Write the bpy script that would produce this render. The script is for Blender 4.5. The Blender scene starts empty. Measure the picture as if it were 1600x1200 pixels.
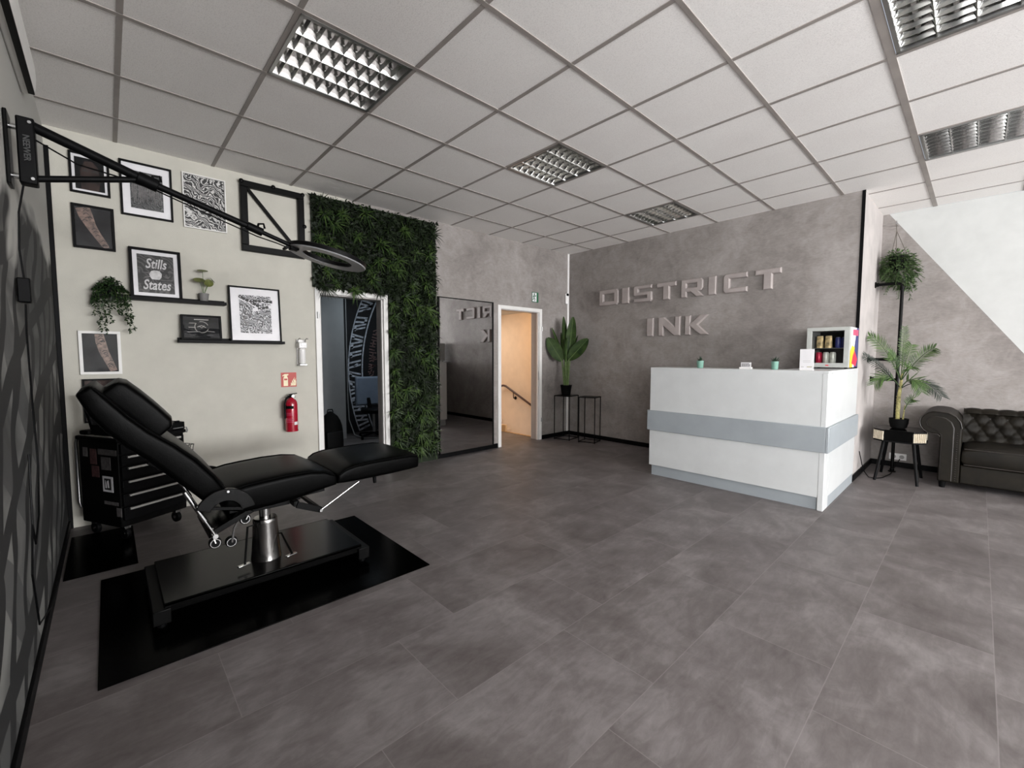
import bpy, math, random
from mathutils import Vector, Matrix
R = math.radians
random.seed(11)
SC = bpy.context.scene
COL = SC.collection

# ------------------------------------------------------------------ camera
cam = bpy.data.cameras.new('camera')
cam.sensor_width = 36.0
cam.lens = 36.0 * 678.1 / 1600.0
cam.clip_start = 0.03
co = bpy.data.objects.new('camera', cam)
COL.objects.link(co)
co.location = (4.775, -0.740, 1.300)
co.rotation_euler = (R(90 - 3.71), 0.0, R(47.07))
SC.camera = co

# ------------------------------------------------------------------ light and exposure
SC.view_settings.view_transform = 'Standard'
SC.view_settings.look = 'None'
SC.view_settings.gamma = 1.0
SC.view_settings.use_curve_mapping = False
SC.view_settings.exposure = 0.18
world = bpy.data.worlds.new('sky')
SC.world = world
world.use_nodes = True
world.node_tree.nodes['Background'].inputs[0].default_value = (0.80, 0.88, 1.0, 1)
world.node_tree.nodes['Background'].inputs[1].default_value = 0.6


def area(name, loc, rot, sx, sy, power, col=(1, 1, 1), spread=180):
    l = bpy.data.lights.new(name, 'AREA')
    l.shape = 'RECTANGLE'
    l.size, l.size_y, l.energy, l.color = sx, sy, power, col
    l.spread = R(spread)
    o = bpy.data.objects.new(name, l)
    COL.objects.link(o)
    o.location, o.rotation_euler = loc, rot
    return o


# daylight arriving through the windows of the front wall and of the back of the room
area('daylight_front_window', (12.40, 2.35, 1.6), (0, R(132), 0), 2.0, 4.3, 1150, (0.985, 0.99, 1.0))
area('daylight_rear_window', (7.2, -3.5, 1.6), (R(138), 0, 0), 3.9, 2.0, 560, (0.985, 0.99, 1.0))
area('back_room_ceiling_light', (-1.1, 2.3, 2.42), (0, 0, 0), 0.9, 0.5, 9.5, (0.80, 0.92, 1.0))


def point(name, loc, power, col, r=0.06):
    l = bpy.data.lights.new(name, 'POINT')
    l.energy, l.color, l.shadow_soft_size = power, col, r
    o = bpy.data.objects.new(name, l)
    COL.objects.link(o)
    o.location = loc
    return o


point('stairwell_lamp', (-0.28, 4.62, 1.75), 21, (1.0, 0.58, 0.27), 0.09)
area('stairwell_area_light', (-2.2, 4.2, 2.05), (0, R(-25), 0), 0.6, 0.8, 20, (1.0, 0.84, 0.70))  # warm area light under the closed stairwell ceiling, no window there


# ------------------------------------------------------------------ mesh helper
class G:
    def __init__(s):
        s.v, s.f, s.m = [], [], []

    def add(s, vs, fs, m=0):
        o = len(s.v)
        s.v += [Vector(p) for p in vs]
        for f in fs:
            s.f.append([o + i for i in f])
            s.m.append(m)
        return s

    def box(s, x0, x1, y0, y1, z0, z1, m=0):
        vs = [(x, y, z) for z in (z0, z1) for y in (y0, y1) for x in (x0, x1)]
        return s.add(vs, [(0, 2, 3, 1), (4, 5, 7, 6), (0, 1, 5, 4), (2, 6, 7, 3), (0, 4, 6, 2), (1, 3, 7, 5)], m)

    def cbox(s, c, d, m=0):
        return s.box(c[0] - d[0] / 2, c[0] + d[0] / 2, c[1] - d[1] / 2, c[1] + d[1] / 2, c[2] - d[2] / 2, c[2] + d[2] / 2, m)

    def quad(s, a, b, c, d, m=0):
        return s.add([a, b, c, d], [(0, 1, 2, 3)], m)

    def xf(s, M, start=0):
        for i in range(start, len(s.v)):
            s.v[i] = M @ s.v[i]
        return s

    def loft(s, rings, caps=True, m=0, closed=False):
        n = len(rings[0])
        vs = [p for r in rings for p in r]
        fs = []
        k = len(rings)
        for i in range(k - 1 + (1 if closed else 0)):
            a, b = i * n, ((i + 1) % k) * n
            for j in range(n):
                j2 = (j + 1) % n
                fs.append((a + j, a + j2, b + j2, b + j))
        if caps and not closed:
            fs.append(tuple(reversed(range(n))))
            fs.append(tuple(range((k - 1) * n, k * n)))
        return s.add(vs, fs, m)

    def tube(s, pts, r, n=8, m=0, closed=False, caps=True):
        pts = [Vector(p) for p in pts]
        rad = r if isinstance(r, (list, tuple)) else [r] * len(pts)
        rings = []
        ref = None
        k = len(pts)
        for i, p in enumerate(pts):
            if closed:
                t = pts[(i + 1) % k] - pts[i - 1]
            else:
                t = pts[min(i + 1, k - 1)] - pts[max(i - 1, 0)]
            if t.length < 1e-9:
                t = Vector((0, 0, 1))
            t.normalize()
            if ref is None:
                ref = Vector((0, 0, 1)) if abs(t.z) < 0.9 else Vector((1, 0, 0))
            u = t.cross(ref)
            if u.length < 1e-6:
                u = t.orthogonal()
            u.normalize()
            w = t.cross(u).normalized()
            ref = u.cross(t).normalized() if abs(u.cross(t).length) > 0 else ref
            rings.append([p + (u * math.cos(2 * math.pi * j / n) + w * math.sin(2 * math.pi * j / n)) * rad[i] for j in range(n)])
        return s.loft(rings, caps, m, closed)

    def cyl(s, a, b, r, r2=None, n=20, m=0):
        return s.tube([a, b], [r, r if r2 is None else r2], n, m)

    def bar(s, a, b, w, h=None, up=(0, 0, 1), m=0):
        """square bar from a to b, w across, h along up"""
        a, b = Vector(a), Vector(b)
        h = w if h is None else h
        t = (b - a).normalized()
        u = t.cross(Vector(up))
        if u.length < 1e-4:
            u = t.orthogonal()
        u.normalize()
        q = u.cross(t).normalized()
        rings = [[p + u * (w / 2 * i) + q * (h / 2 * j) for i, j in ((-1, -1), (1, -1), (1, 1), (-1, 1))] for p in (a, b)]
        return s.loft(rings, True, m)

    def lathe(s, prof, c=(0, 0, 0), n=24, m=0, caps=True):
        rings = [[(c[0] + r * math.cos(2 * math.pi * j / n), c[1] + r * math.sin(2 * math.pi * j / n), c[2] + z) for j in range(n)] for r, z in prof]
        return s.loft(rings, caps, m)

    def prism(s, poly, axis, a, b, m=0):
        def P(p, t):
            return {'x': (t, p[0], p[1]), 'y': (p[0], t, p[1]), 'z': (p[0], p[1], t)}[axis]
        n = len(poly)
        vs = [P(p, a) for p in poly] + [P(p, b) for p in poly]
        fs = [tuple(reversed(range(n))), tuple(range(n, 2 * n))]
        for j in range(n):
            fs.append((j, (j + 1) % n, n + (j + 1) % n, n + j))
        return s.add(vs, fs, m)

    def sphere(s, c, r, n=12, k=8, m=0, sc=(1, 1, 1)):
        rings = []
        for i in range(k + 1):
            a = math.pi * i / k
            rr = max(math.sin(a), 0.02) * r
            rings.append([(c[0] + rr * math.cos(2 * math.pi * j / n) * sc[0], c[1] + rr * math.sin(2 * math.pi * j / n) * sc[1], c[2] - math.cos(a) * r * sc[2]) for j in range(n)])
        return s.loft(rings, True, m)

    def leaf(s, base, d, up, L, W, droop=0.0, n=3, m=0, shape=None, fold=0.0):
        base, d, up = Vector(base), Vector(d).normalized(), Vector(up)
        side = d.cross(up)
        if side.length < 1e-4:
            side = d.orthogonal()
        side.normalize()
        nor = side.cross(d).normalized()
        vs, fs = [], []
        for i in range(n + 1):
            t = i / n
            w = (shape(t) if shape else math.sin(math.pi * min(max(t * 0.93 + 0.07, 0), 1)) ** 0.8) * W / 2
            p = base + d * (L * t) - Vector((0, 0, 1)) * (droop * L * t * t)
            vs += [p - side * w + nor * fold * w, p, p + side * w + nor * fold * w]
        for i in range(n):
            a, b = i * 3, i * 3 + 3
            fs += [(a, a + 1, b + 1, b), (a + 1, a + 2, b + 2, b + 1)]
        return s.add(vs, fs, m)

    def text(s, body, size, org, right, up, depth=0.002, m=0, align='CENTER', shear=0.0, bold=0.0, spacing=1.0, sx=1.0):
        cu = bpy.data.curves.new('t', 'FONT')
        cu.body, cu.size, cu.align_x, cu.align_y = body, size, align, 'CENTER'
        cu.extrude, cu.shear, cu.offset, cu.space_character = depth / 2, shear, bold, spacing
        cu.resolution_u = 3
        o = bpy.data.objects.new('t', cu)
        COL.objects.link(o)
        bpy.context.view_layer.update()
        me = bpy.data.meshes.new_from_object(o.evaluated_get(bpy.context.evaluated_depsgraph_get()))
        org, right, up = Vector(org), Vector(right).normalized(), Vector(up).normalized()
        nor = right.cross(up)
        s.add([org + right * (v.co.x * sx) + up * v.co.y + nor * v.co.z for v in me.vertices], [tuple(p.vertices) for p in me.polygons], m)
        bpy.data.objects.remove(o)
        bpy.data.curves.remove(cu)
        bpy.data.meshes.remove(me)
        return s


ORG = {}


def mk(name, g, mats, parent=None, loc=None, bevel=0.0, smooth=True, local=False, ang=38, seg=2):
    """link one mesh object; a part gets its thing's origin, a top-level mesh its own base point"""
    if parent is not None:
        o0 = Vector((0, 0, 0)) if local else ORG[parent.name]
    else:
        o0 = Vector(loc) if loc is not None else Vector((0, 0, 0))
    me = bpy.data.meshes.new(name)
    me.from_pydata([tuple(v - o0) for v in g.v], [], g.f)
    if not isinstance(mats, (list, tuple)):
        mats = [mats]
    for mm in mats:
        me.materials.append(mm)
    me.polygons.foreach_set('material_index', g.m)
    me.polygons.foreach_set('use_smooth', [smooth] * len(me.polygons))
    me.update()
    me.validate()
    if smooth:
        me.set_sharp_from_angle(angle=R(ang))
    o = bpy.data.objects.new(name, me)
    COL.objects.link(o)
    if parent is not None:
        o.parent = parent
    else:
        o.location = o0
    ORG[o.name] = o0
    if bevel > 0:
        b = o.modifiers.new('edge', 'BEVEL')
        b.width, b.segments, b.limit_method, b.angle_limit = bevel, seg, 'ANGLE', R(40)
        b.harden_normals = False
    return o


def tag(o, label, cat, group=None, kind=None):
    o['label'] = label
    o['category'] = cat
    if group:
        o['group'] = group
    if kind:
        o['kind'] = kind
    return o


def thing(name, label, cat, loc=(0, 0, 0), rot=0.0, group=None):
    o = bpy.data.objects.new(name, None)
    COL.objects.link(o)
    o.location = loc
    o.rotation_euler = (0, 0, rot)
    o.empty_display_size = 0.05
    ORG[o.name] = Vector(loc)
    return tag(o, label, cat, group)


def structure(o):
    o['kind'] = 'structure'
    return o


def copy_tree(o, parent=None):
    c = o.copy()
    COL.objects.link(c)
    if parent:
        c.parent = parent
    for ch in list(o.children):
        copy_tree(ch, c)
    return c


# ------------------------------------------------------------------ materials
def lin(c):
    out = []
    for v in c:
        v /= 255.0
        out.append(v / 12.92 if v <= 0.04045 else ((v + 0.055) / 1.055) ** 2.4)
    return tuple(out) + (1.0,)


class N:
    """tiny node builder"""
    def __init__(s, name):
        s.mat = bpy.data.materials.new(name)
        s.mat.use_nodes = True
        s.t = s.mat.node_tree
        s.b = s.t.nodes['Principled BSDF']
        s.out = s.t.nodes['Material Output']

    def n(s, typ, **kw):
        q = s.t.nodes.new(typ)
        for k, v in kw.items():
            if k == 'ins':
                for kk, vv in v.items():
                    s.set(q, kk, vv)
            else:
                setattr(q, k, v)
        return q

    def set(s, node, key, val):
        inp = node.inputs[key]
        if isinstance(val, bpy.types.NodeSocket):
            s.t.links.new(val, inp)
        else:
            inp.default_value = val

    def math(s, op, a, b=0.0, c=0.0):
        q = s.n('ShaderNodeMath', operation=op)
        s.set(q, 0, a)
        s.set(q, 1, b)
        if len(q.inputs) > 2:
            s.set(q, 2, c)
        return q.outputs[0]

    def obj(s):
        return s.n('ShaderNodeTexCoord').outputs['Object']

    def mapping(s, vec, scale=(1, 1, 1), loc=(0, 0, 0), rot=(0, 0, 0)):
        q = s.n('ShaderNodeMapping')
        s.set(q, 'Vector', vec)
        q.inputs['Scale'].default_value = scale
        q.inputs['Location'].default_value = loc
        q.inputs['Rotation'].default_value = rot
        return q.outputs[0]

    def noise(s, vec, scale, detail=3.0, rough=0.55, dist=0.0):
        q = s.n('ShaderNodeTexNoise')
        s.set(q, 'Vector', vec)
        q.inputs['Scale'].default_value = scale
        q.inputs['Detail'].default_value = detail
        q.inputs['Roughness'].default_value = rough
        q.inputs['Distortion'].default_value = dist
        return q.outputs['Fac']

    def ramp(s, fac, stops, interp='LINEAR'):
        q = s.n('ShaderNodeValToRGB')
        s.set(q, 0, fac)
        cr = q.color_ramp
        cr.interpolation = interp
        while len(cr.elements) > len(stops):
            cr.elements.remove(cr.elements[-1])
        while len(cr.elements) < len(stops):
            cr.elements.new(0.5)
        for e, (p, c) in zip(cr.elements, stops):
            e.position = p
            e.color = c if len(c) == 4 and max(c) <= 1.0 else lin(c)
        return q.outputs[0]

    def mix(s, fac, a, b, mode='MIX'):
        q = s.n('ShaderNodeMix', data_type='RGBA', blend_type=mode)
        s.set(q, 0, fac)
        s.set(q, 6, a)
        s.set(q, 7, b)
        return q.outputs[2]

    def bump(s, h, strength=0.3, dist=0.01):
        q = s.n('ShaderNodeBump')
        q.inputs['Strength'].default_value = strength
        q.inputs['Distance'].default_value = dist
        s.set(q, 'Height', h)
        s.t.links.new(q.outputs[0], s.b.inputs['Normal'])

    def color(s, c):
        s.set(s.b, 'Base Color', c)


def pm(name, col, rough=0.5, metal=0.0, var=0.06, vscale=6.0, bump=0.0, bscale=60.0, spec=0.5, coat=0.0):
    k = N(name)
    c = k.obj()
    nz = k.noise(c, vscale, 4.0)
    lo = tuple(max(0, v * (1 - var)) for v in col)
    hi = tuple(min(255, v * (1 + var)) for v in col)
    k.color(k.ramp(nz, [(0.3, lin(lo)), (0.7, lin(hi))]))
    k.b.inputs['Roughness'].default_value = rough
    k.b.inputs['Metallic'].default_value = metal
    k.b.inputs['Specular IOR Level'].default_value = spec
    k.b.inputs['Coat Weight'].default_value = coat
    if bump > 0:
        k.bump(k.noise(c, bscale, 3.0), bump, 0.004)
    return k.mat


def leafmat(name, c0, c1, rough=0.5):
    k = N(name)
    geo = k.n('ShaderNodeNewGeometry')
    k.color(k.ramp(geo.outputs['Random Per Island'], [(0.0, lin(c0)), (1.0, lin(c1))]))
    k.b.inputs['Roughness'].default_value = rough
    k.b.inputs['Specular IOR Level'].default_value = 0.3
    return k.mat


M = {}
M['black'] = pm('black_satin', (7, 7, 8), 0.5, spec=0.1, var=0.1)
M['black_matte'] = pm('black_matte', (7, 7, 7), 0.75, spec=0.1, var=0.1)
M['black_metal'] = pm('black_powder_coat', (6, 6, 6), 0.4, spec=0.1, var=0.12, bump=0.05, bscale=300)
M['leather'] = pm('black_vinyl', (3, 3, 3), 0.34, spec=0.035, var=0.15, bump=0.12, bscale=220)
M['mat_floor'] = pm('black_floor_mat', (2, 2, 2), 0.16, spec=0.015, var=0.3, vscale=25, bump=0.1, bscale=90)
M['gloss_black'] = pm('gloss_black', (5, 5, 5), 0.14, spec=0.2, var=0.05)
M['chrome'] = pm('chrome', (200, 200, 200), 0.13, 1.0, var=0.02)
M['steel'] = pm('brushed_steel', (165, 165, 165), 0.32, 1.0, var=0.05)
M['mirrorm'] = pm('lamp_reflector', (214, 214, 212), 0.16, 1.0, var=0.02)
M['white'] = pm('white_paint', (222, 220, 217), 0.45, var=0.02)
M['white_gloss'] = pm('white_lacquer', (200, 202, 202), 0.28, var=0.015)
M['cream'] = pm('cream_wall_paint', (190, 187, 177), 0.85, var=0.02, bump=0.12, bscale=120)
M['wall_white'] = pm('white_wall_paint', (186, 187, 185), 0.85, var=0.02, bump=0.1, bscale=120)
M['grey_paint'] = pm('grey_wall_paint', (150, 151, 152), 0.8, var=0.02)
M['stair_wall'] = pm('stair_wall_paint', (226, 208, 186), 0.85, var=0.02)
M['grey_lam'] = pm('grey_laminate', (150, 156, 160), 0.38, var=0.02)
M['runner'] = pm('ceiling_runner', (150, 143, 138), 0.5, var=0.05)
M['plastic_white'] = pm('white_plastic', (232, 230, 228), 0.35, var=0.01)
M['grey_diff'] = pm('grey_diffuser', (150, 150, 152), 0.4, var=0.03)
M['pot_grey'] = pm('grey_pot', (122, 120, 118), 0.7, var=0.08)
M['mint'] = pm('mint_glaze', (112, 152, 138), 0.4, var=0.05)
M['red'] = pm('extinguisher_red', (158, 16, 40), 0.25, var=0.04, coat=0.4)
M['sign_red'] = pm('sign_red', (178, 58, 48), 0.5, var=0.03)
M['sign_cream'] = pm('sign_cream', (240, 226, 190), 0.5, var=0.03)
M['sign_green'] = pm('sign_green', (26, 92, 60), 0.5, var=0.03)
M['skin'] = pm('printed_skin', (108, 88, 79), 0.5, var=0.3, vscale=40)
M['ink'] = pm('ink_black', (24, 22, 22), 0.6, var=0.1)
M['print_dark'] = pm('dark_print', (44, 44, 46), 0.6, spec=0.15, var=0.3, vscale=8)
M['print_black'] = pm('black_print', (11, 12, 15), 0.6, spec=0.1, var=0.25, vscale=10)
M['print_brown'] = pm('brown_print', (50, 39, 36), 0.6, spec=0.15, var=0.5, vscale=14)
M['paper'] = pm('paper_white', (222, 220, 222), 0.6, var=0.02)
M['print_white'] = pm('white_print_ink', (196, 194, 194), 0.6, var=0.1, vscale=30)
M['soil'] = pm('soil', (40, 32, 26), 0.9, var=0.4, vscale=60)
M['stem'] = pm('green_stem', (84, 104, 56), 0.5, var=0.15, vscale=30)
M['trunk'] = pm('palm_trunk', (138, 132, 84), 0.7, var=0.3, vscale=40)
M['orange_wood'] = pm('pale_beam', (214, 178, 130), 0.6, var=0.06)
M['sofa'] = pm('sofa_leather', (24, 21, 16), 0.48, spec=0.14, var=0.22, vscale=9, bump=0.15, bscale=160)
M['sofa_trim'] = pm('sofa_piping', (34, 29, 25), 0.5, var=0.2)
M['can_red'] = pm('can_red', (178, 28, 62), 0.3, 0.3, var=0.1)
M['can_white'] = pm('can_white', (200, 202, 192), 0.35, 0.2, var=0.1, vscale=25)
M['can_gold'] = pm('pouch_gold', (176, 156, 116), 0.35, 0.3, var=0.35, vscale=30)
M['blue'] = pm('print_blue', (46, 52, 108), 0.4, var=0.05)
M['yellow'] = pm('print_yellow', (244, 190, 36), 0.4, var=0.05)
M['crimson'] = pm('print_crimson', (214, 42, 66), 0.4, var=0.05)
M['pink'] = pm('print_pink', (190, 74, 108), 0.4, var=0.05)
M['fin'] = pm('ribbed_mirror', (210, 200, 180), 0.2, 0.8, var=0.05)
M['back_black'] = pm('black_room_wall', (20, 20, 24), 0.7, var=0.15)
M['chalk'] = pm('white_wall_lettering', (196, 200, 210), 0.7, var=0.2, vscale=16)
M['rust'] = pm('dusty_pink_lettering', (116, 92, 90), 0.7, var=0.2, vscale=16)
M['blue_vinyl'] = pm('grey_blue_vinyl', (128, 140, 158), 0.4, var=0.05)
M['decal'] = pm('decal_grey', (92, 88, 88), 0.5, var=0.2, vscale=40)
M['decal_red'] = pm('decal_dull_red', (78, 52, 52), 0.5, var=0.3, vscale=40)
M['sheet'] = pm('pale_sheet', (150, 147, 142), 0.6, var=0.03)
M['basket_leaf'] = leafmat('fern_leaf', (30, 50, 24), (96, 118, 74))
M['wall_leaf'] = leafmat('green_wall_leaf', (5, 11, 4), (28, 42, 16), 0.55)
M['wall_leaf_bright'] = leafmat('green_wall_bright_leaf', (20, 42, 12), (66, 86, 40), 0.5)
M['vine_leaf'] = leafmat('vine_leaf', (16, 28, 14), (44, 66, 34))
M['palm_leaf'] = leafmat('palm_leaf', (34, 56, 24), (80, 104, 52))
M['palm_dark'] = leafmat('palm_dark_leaf', (24, 32, 26), (46, 54, 46))
M['pilea_leaf'] = pm('pilea_leaf', (92, 98, 48), 0.4, var=0.2, vscale=40)
M['cactus'] = leafmat('succulent_leaf', (24, 40, 30), (44, 64, 48))


def banana_mat():
    k = N('banana_leaf')
    c = k.obj()
    nz = k.noise(c, 9, 4)
    k.color(k.ramp(nz, [(0.3, lin((26, 42, 20))), (0.7, lin((56, 74, 36)))]))
    k.b.inputs['Roughness'].default_value = 0.5
    k.b.inputs['Specular IOR Level'].default_value = 0.12
    return k.mat


M['banana'] = banana_mat()


def floor_mat():
    k = N('floor_vinyl_tiles')
    c = k.obj()
    s = k.n('ShaderNodeSeparateXYZ')
    k.set(s, 0, c)
    x, y = s.outputs[0], s.outputs[1]
    W, L = 0.4632, 0.925
    u = k.math('DIVIDE', k.math('SUBTRACT', x, 3.027 - 20 * W), W)
    col = k.math('FLOOR', u)
    fx = k.math('SUBTRACT', u, col)
    off = k.math('MULTIPLY', k.math('SUBTRACT', col, 20.0), -0.333)
    v = k.math('ADD', k.math('DIVIDE', k.math('SUBTRACT', y, 0.49 + 0.62), L), k.math('MULTIPLY', off, -1.0))
    v = k.math('DIVIDE', k.math('SUBTRACT', y, k.math('ADD', 1.10, k.math('MULTIPLY', off, L))), L)
    row = k.math('FLOOR', v)
    fy = k.math('SUBTRACT', v, row)
    cmb = k.n('ShaderNodeCombineXYZ')
    k.set(cmb, 0, col)
    k.set(cmb, 1, row)
    wn = k.n('ShaderNodeTexWhiteNoise', noise_dimensions='3D')
    k.set(wn, 'Vector', cmb.outputs[0])
    rnd = wn.outputs['Value']
    # clouds differ from tile to tile
    vadd = k.n('ShaderNodeVectorMath', operation='MULTIPLY_ADD')
    k.set(vadd, 0, wn.outputs['Color'])
    vadd.inputs[1].default_value = (7, 7, 7)
    k.set(vadd, 2, c)
    n1 = k.noise(vadd.outputs[0], 2.7, 7, 0.64, 0.5)
    n2 = k.noise(k.mapping(vadd.outputs[0], (4.0, 1.2, 1)), 6.0, 6, 0.7, 0.6)
    mixf = k.math('ADD', k.math('MULTIPLY', n1, 0.62), k.math('MULTIPLY', n2, 0.38))
    base = k.ramp(mixf, [(0.34, lin((82, 76, 75))), (0.5, lin((105, 100, 99))), (0.64, lin((127, 123, 122)))])
    tint = k.ramp(rnd, [(0.0, lin((238, 236, 236))), (0.5, lin((246, 244, 244))), (1.0, lin((255, 254, 255)))])
    base = k.mix(1.0, base, tint, 'MULTIPLY')
    ex = k.math('MULTIPLY', k.math('MINIMUM', fx, k.math('SUBTRACT', 1.0, fx)), W)
    ey = k.math('MULTIPLY', k.math('MINIMUM', fy, k.math('SUBTRACT', 1.0, fy)), L)
    e = k.math('MINIMUM', ex, ey)
    line = k.math('LESS_THAN', e, 0.0016)
    base = k.mix(k.math('MULTIPLY', line, 0.4), base, lin((140, 135, 134)))
    k.color(base)
    r = k.ramp(n2, [(0.3, (0.44, 0.44, 0.44, 1)), (0.7, (0.56, 0.56, 0.56, 1))])
    k.set(k.b, 'Roughness', r)
    k.b.inputs['Specular IOR Level'].default_value = 0.4
    k.bump(n2, 0.08, 0.002)
    return k.mat


def plaster_mat():
    k = N('grey_trowelled_plaster')
    c = k.obj()
    n1 = k.noise(c, 1.3, 6, 0.6, 0.6)
    n2 = k.noise(c, 7.0, 6, 0.65, 0.8)
    n3 = k.noise(k.mapping(c, (1, 1, 3)), 22.0, 5, 0.65, 0.3)
    f = k.math('ADD', k.math('MULTIPLY', n1, 0.5), k.math('ADD', k.math('MULTIPLY', n2, 0.3), k.math('MULTIPLY', n3, 0.2)))
    k.color(k.ramp(f, [(0.36, lin((114, 107, 104))), (0.5, lin((136, 130, 126))), (0.64, lin((156, 150, 147)))]))
    k.b.inputs['Roughness'].default_value = 0.7
    k.bump(k.math('ADD', n2, k.math('MULTIPLY', n3, 0.6)), 0.35, 0.012)
    return k.mat


def ceiling_mat():
    k = N('mineral_ceiling_tile')
    c = k.obj()
    n1 = k.noise(c, 150, 4, 0.7)
    n2 = k.noise(c, 2.0, 2)
    k.color(k.mix(0.2, k.ramp(n2, [(0.3, lin((242, 238, 235))), (0.7, lin((247, 244, 241)))]), k.ramp(n1, [(0.36, lin((150, 146, 143))), (0.5, lin((244, 242, 240)))])))
    k.b.inputs['Roughness'].default_value = 0.9
    k.bump(n1, 0.35, 0.004)
    return k.mat


def mural_mat():
    k = N('brushed_lettering_mural')
    c = k.obj()
    s = k.n('ShaderNodeSeparateXYZ')
    k.set(s, 0, c)
    z = s.outputs[2]
    q = k.mapping(c, (0.42, 1.0, 1.0), rot=(0, R(13), 0))
    d1 = k.noise(k.mapping(c, (0.5, 1, 1.0)), 1.6, 3, 0.5, 1.2)
    # broad slanting brush strokes: two families of distorted bands
    def strokes_(vec, scale, dist, a, b):
        w = k.n('ShaderNodeTexWave', wave_type='BANDS', bands_direction='X', wave_profile='SIN')
        k.set(w, 'Vector', vec)
        w.inputs['Scale'].default_value = scale
        w.inputs['Distortion'].default_value = dist
        w.inputs['Detail'].default_value = 1.6
        w.inputs['Detail Scale'].default_value = 0.8
        return k.ramp(w.outputs['Fac'], [(a, (0, 0, 0, 1)), (b, (1, 1, 1, 1))])
    q2 = k.mapping(c, (0.34, 1.0, 0.9), loc=(3, 0, 1), rot=(0, R(-22), 0))
    q3 = k.mapping(c, (0.5, 1.0, 0.8), loc=(1, 0, 4), rot=(0, R(70), 0))
    g = k.ramp(d1, [(0.40, lin((60, 60, 59))), (0.5, lin((88, 88, 86))), (0.62, lin((122, 122, 119)))])
    g = k.mix(k.math('MULTIPLY', strokes_(q2, 1.5, 5.0, 0.60, 0.64), 0.75), g, lin((66, 66, 66)))
    g = k.mix(strokes_(q, 2.3, 9.0, 0.70, 0.73), g, lin((22, 22, 23)))
    g = k.mix(strokes_(q3, 0.9, 9.0, 0.86, 0.88), g, lin((24, 24, 25)))
    top = k.math('ADD', z, k.math('MULTIPLY', k.math('SUBTRACT', d1, 0.5), 1.6))
    f = k.ramp(k.math('DIVIDE', top, 3.0), [(0.60, (0, 0, 0, 1)), (0.66, (1, 1, 1, 1))])
    k.color(k.mix(f, g, lin((172, 171, 166))))
    k.b.inputs['Roughness'].default_value = 0.8
    return k.mat


def graffiti_mat(name, scale, lo, hi, seed):
    k = N(name)
    c = k.mapping(k.obj(), loc=(seed, seed * 2, seed * 3))
    w = k.n('ShaderNodeTexWave', wave_type='RINGS', rings_direction='X')
    k.set(w, 'Vector', c)
    w.inputs['Scale'].default_value = scale
    w.inputs['Distortion'].default_value = 16.0
    w.inputs['Detail'].default_value = 3.0
    w.inputs['Detail Scale'].default_value = 1.6
    nz = k.noise(c, scale * 1.7, 3, 0.5, 2.0)
    f = k.math('ADD', k.math('MULTIPLY', w.outputs['Fac'], 0.6), k.math('MULTIPLY', nz, 0.45))
    k.color(k.ramp(f, [(0.30, lin(lo)), (0.42, lin(tuple((a + b) / 2 for a, b in zip(lo, hi)))), (0.50, lin(hi)), (0.68, lin(hi)), (0.78, lin(lo))]))
    k.b.inputs['Roughness'].default_value = 0.55
    return k.mat


def glass_mat():
    k = N('clear_pane')
    t = k.t
    tr = k.n('ShaderNodeBsdfTransparent')
    gl = k.n('ShaderNodeBsdfGlossy')
    gl.inputs['Roughness'].default_value = 0.03
    fr = k.n('ShaderNodeFresnel')
    fr.inputs['IOR'].default_value = 1.45
    mx = k.n('ShaderNodeMixShader')
    t.links.new(fr.outputs[0], mx.inputs[0])
    t.links.new(tr.outputs[0], mx.inputs[1])
    t.links.new(gl.outputs[0], mx.inputs[2])
    t.links.new(mx.outputs[0], k.out.inputs['Surface'])
    return k.mat


def mirror_mat():
    k = N('mirror_silver')
    c = k.obj()
    k.color(k.ramp(k.noise(c, 3, 2), [(0, lin((205, 205, 205))), (1, lin((212, 212, 212)))]))
    k.b.inputs['Metallic'].default_value = 1.0
    k.b.inputs['Roughness'].default_value = 0.012
    return k.mat


M['floor'] = floor_mat()
M['plaster'] = plaster_mat()
M['ceiling'] = ceiling_mat()
M['mural'] = mural_mat()
M['graf_a'] = graffiti_mat('graffiti_print', 6.0, (26, 25, 25), (196, 194, 192), 1.3)
M['graf_b'] = graffiti_mat('lettering_print', 3.4, (26, 25, 25), (78, 77, 76), 4.1)
M['graf_c'] = graffiti_mat('tattoo_sketch_print', 7.5, (60, 60, 62), (205, 204, 206), 7.7)
M['graf_d'] = graffiti_mat('beard_print', 12.0, (26, 27, 27), (104, 104, 104), 2.2)
M['glass'] = glass_mat()
M['mirror'] = mirror_mat()
# ------------------------------------------------------------------ room shell
ZC = 2.9415          # ceiling
GX = 0.165           # face of the picture wall
GT = 0.02            # its back face
DY = 4.83            # face of the plaster wall with the lettering
MY = -1.01           # face of the mural wall
PX = 3.93            # face of the pier beside the sofa
AY = 5.99            # face of the wall behind the sofa
T = 0.625

g = G()
g.box(GX, 12.5, -3.6, DY, -0.1, 0)
g.box(PX, 12.5, DY, AY, -0.1, 0)
g.box(-3.0, GX, 3.0, 4.2, -0.1, 0)
g.box(-2.4, GX, 0.2, 3.0, -0.1, 0)
structure(mk('floor', g, M['floor'], smooth=False))

# suspended ceiling: panels with real openings for the lamps, runners below
LAMPS = [(3, 0), (3, 3), (3, 6), (7, 3), (7, 6)]
g = G()


def clip(x0, x1, y0, y1, R0):
    a0, a1, b0, b1 = R0
    x0, x1, y0, y1 = max(x0, a0), min(x1, a1), max(y0, b0), min(y1, b1)
    return (x0, x1, y0, y1) if x1 - x0 > 0.004 and y1 - y0 > 0.004 else None


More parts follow.
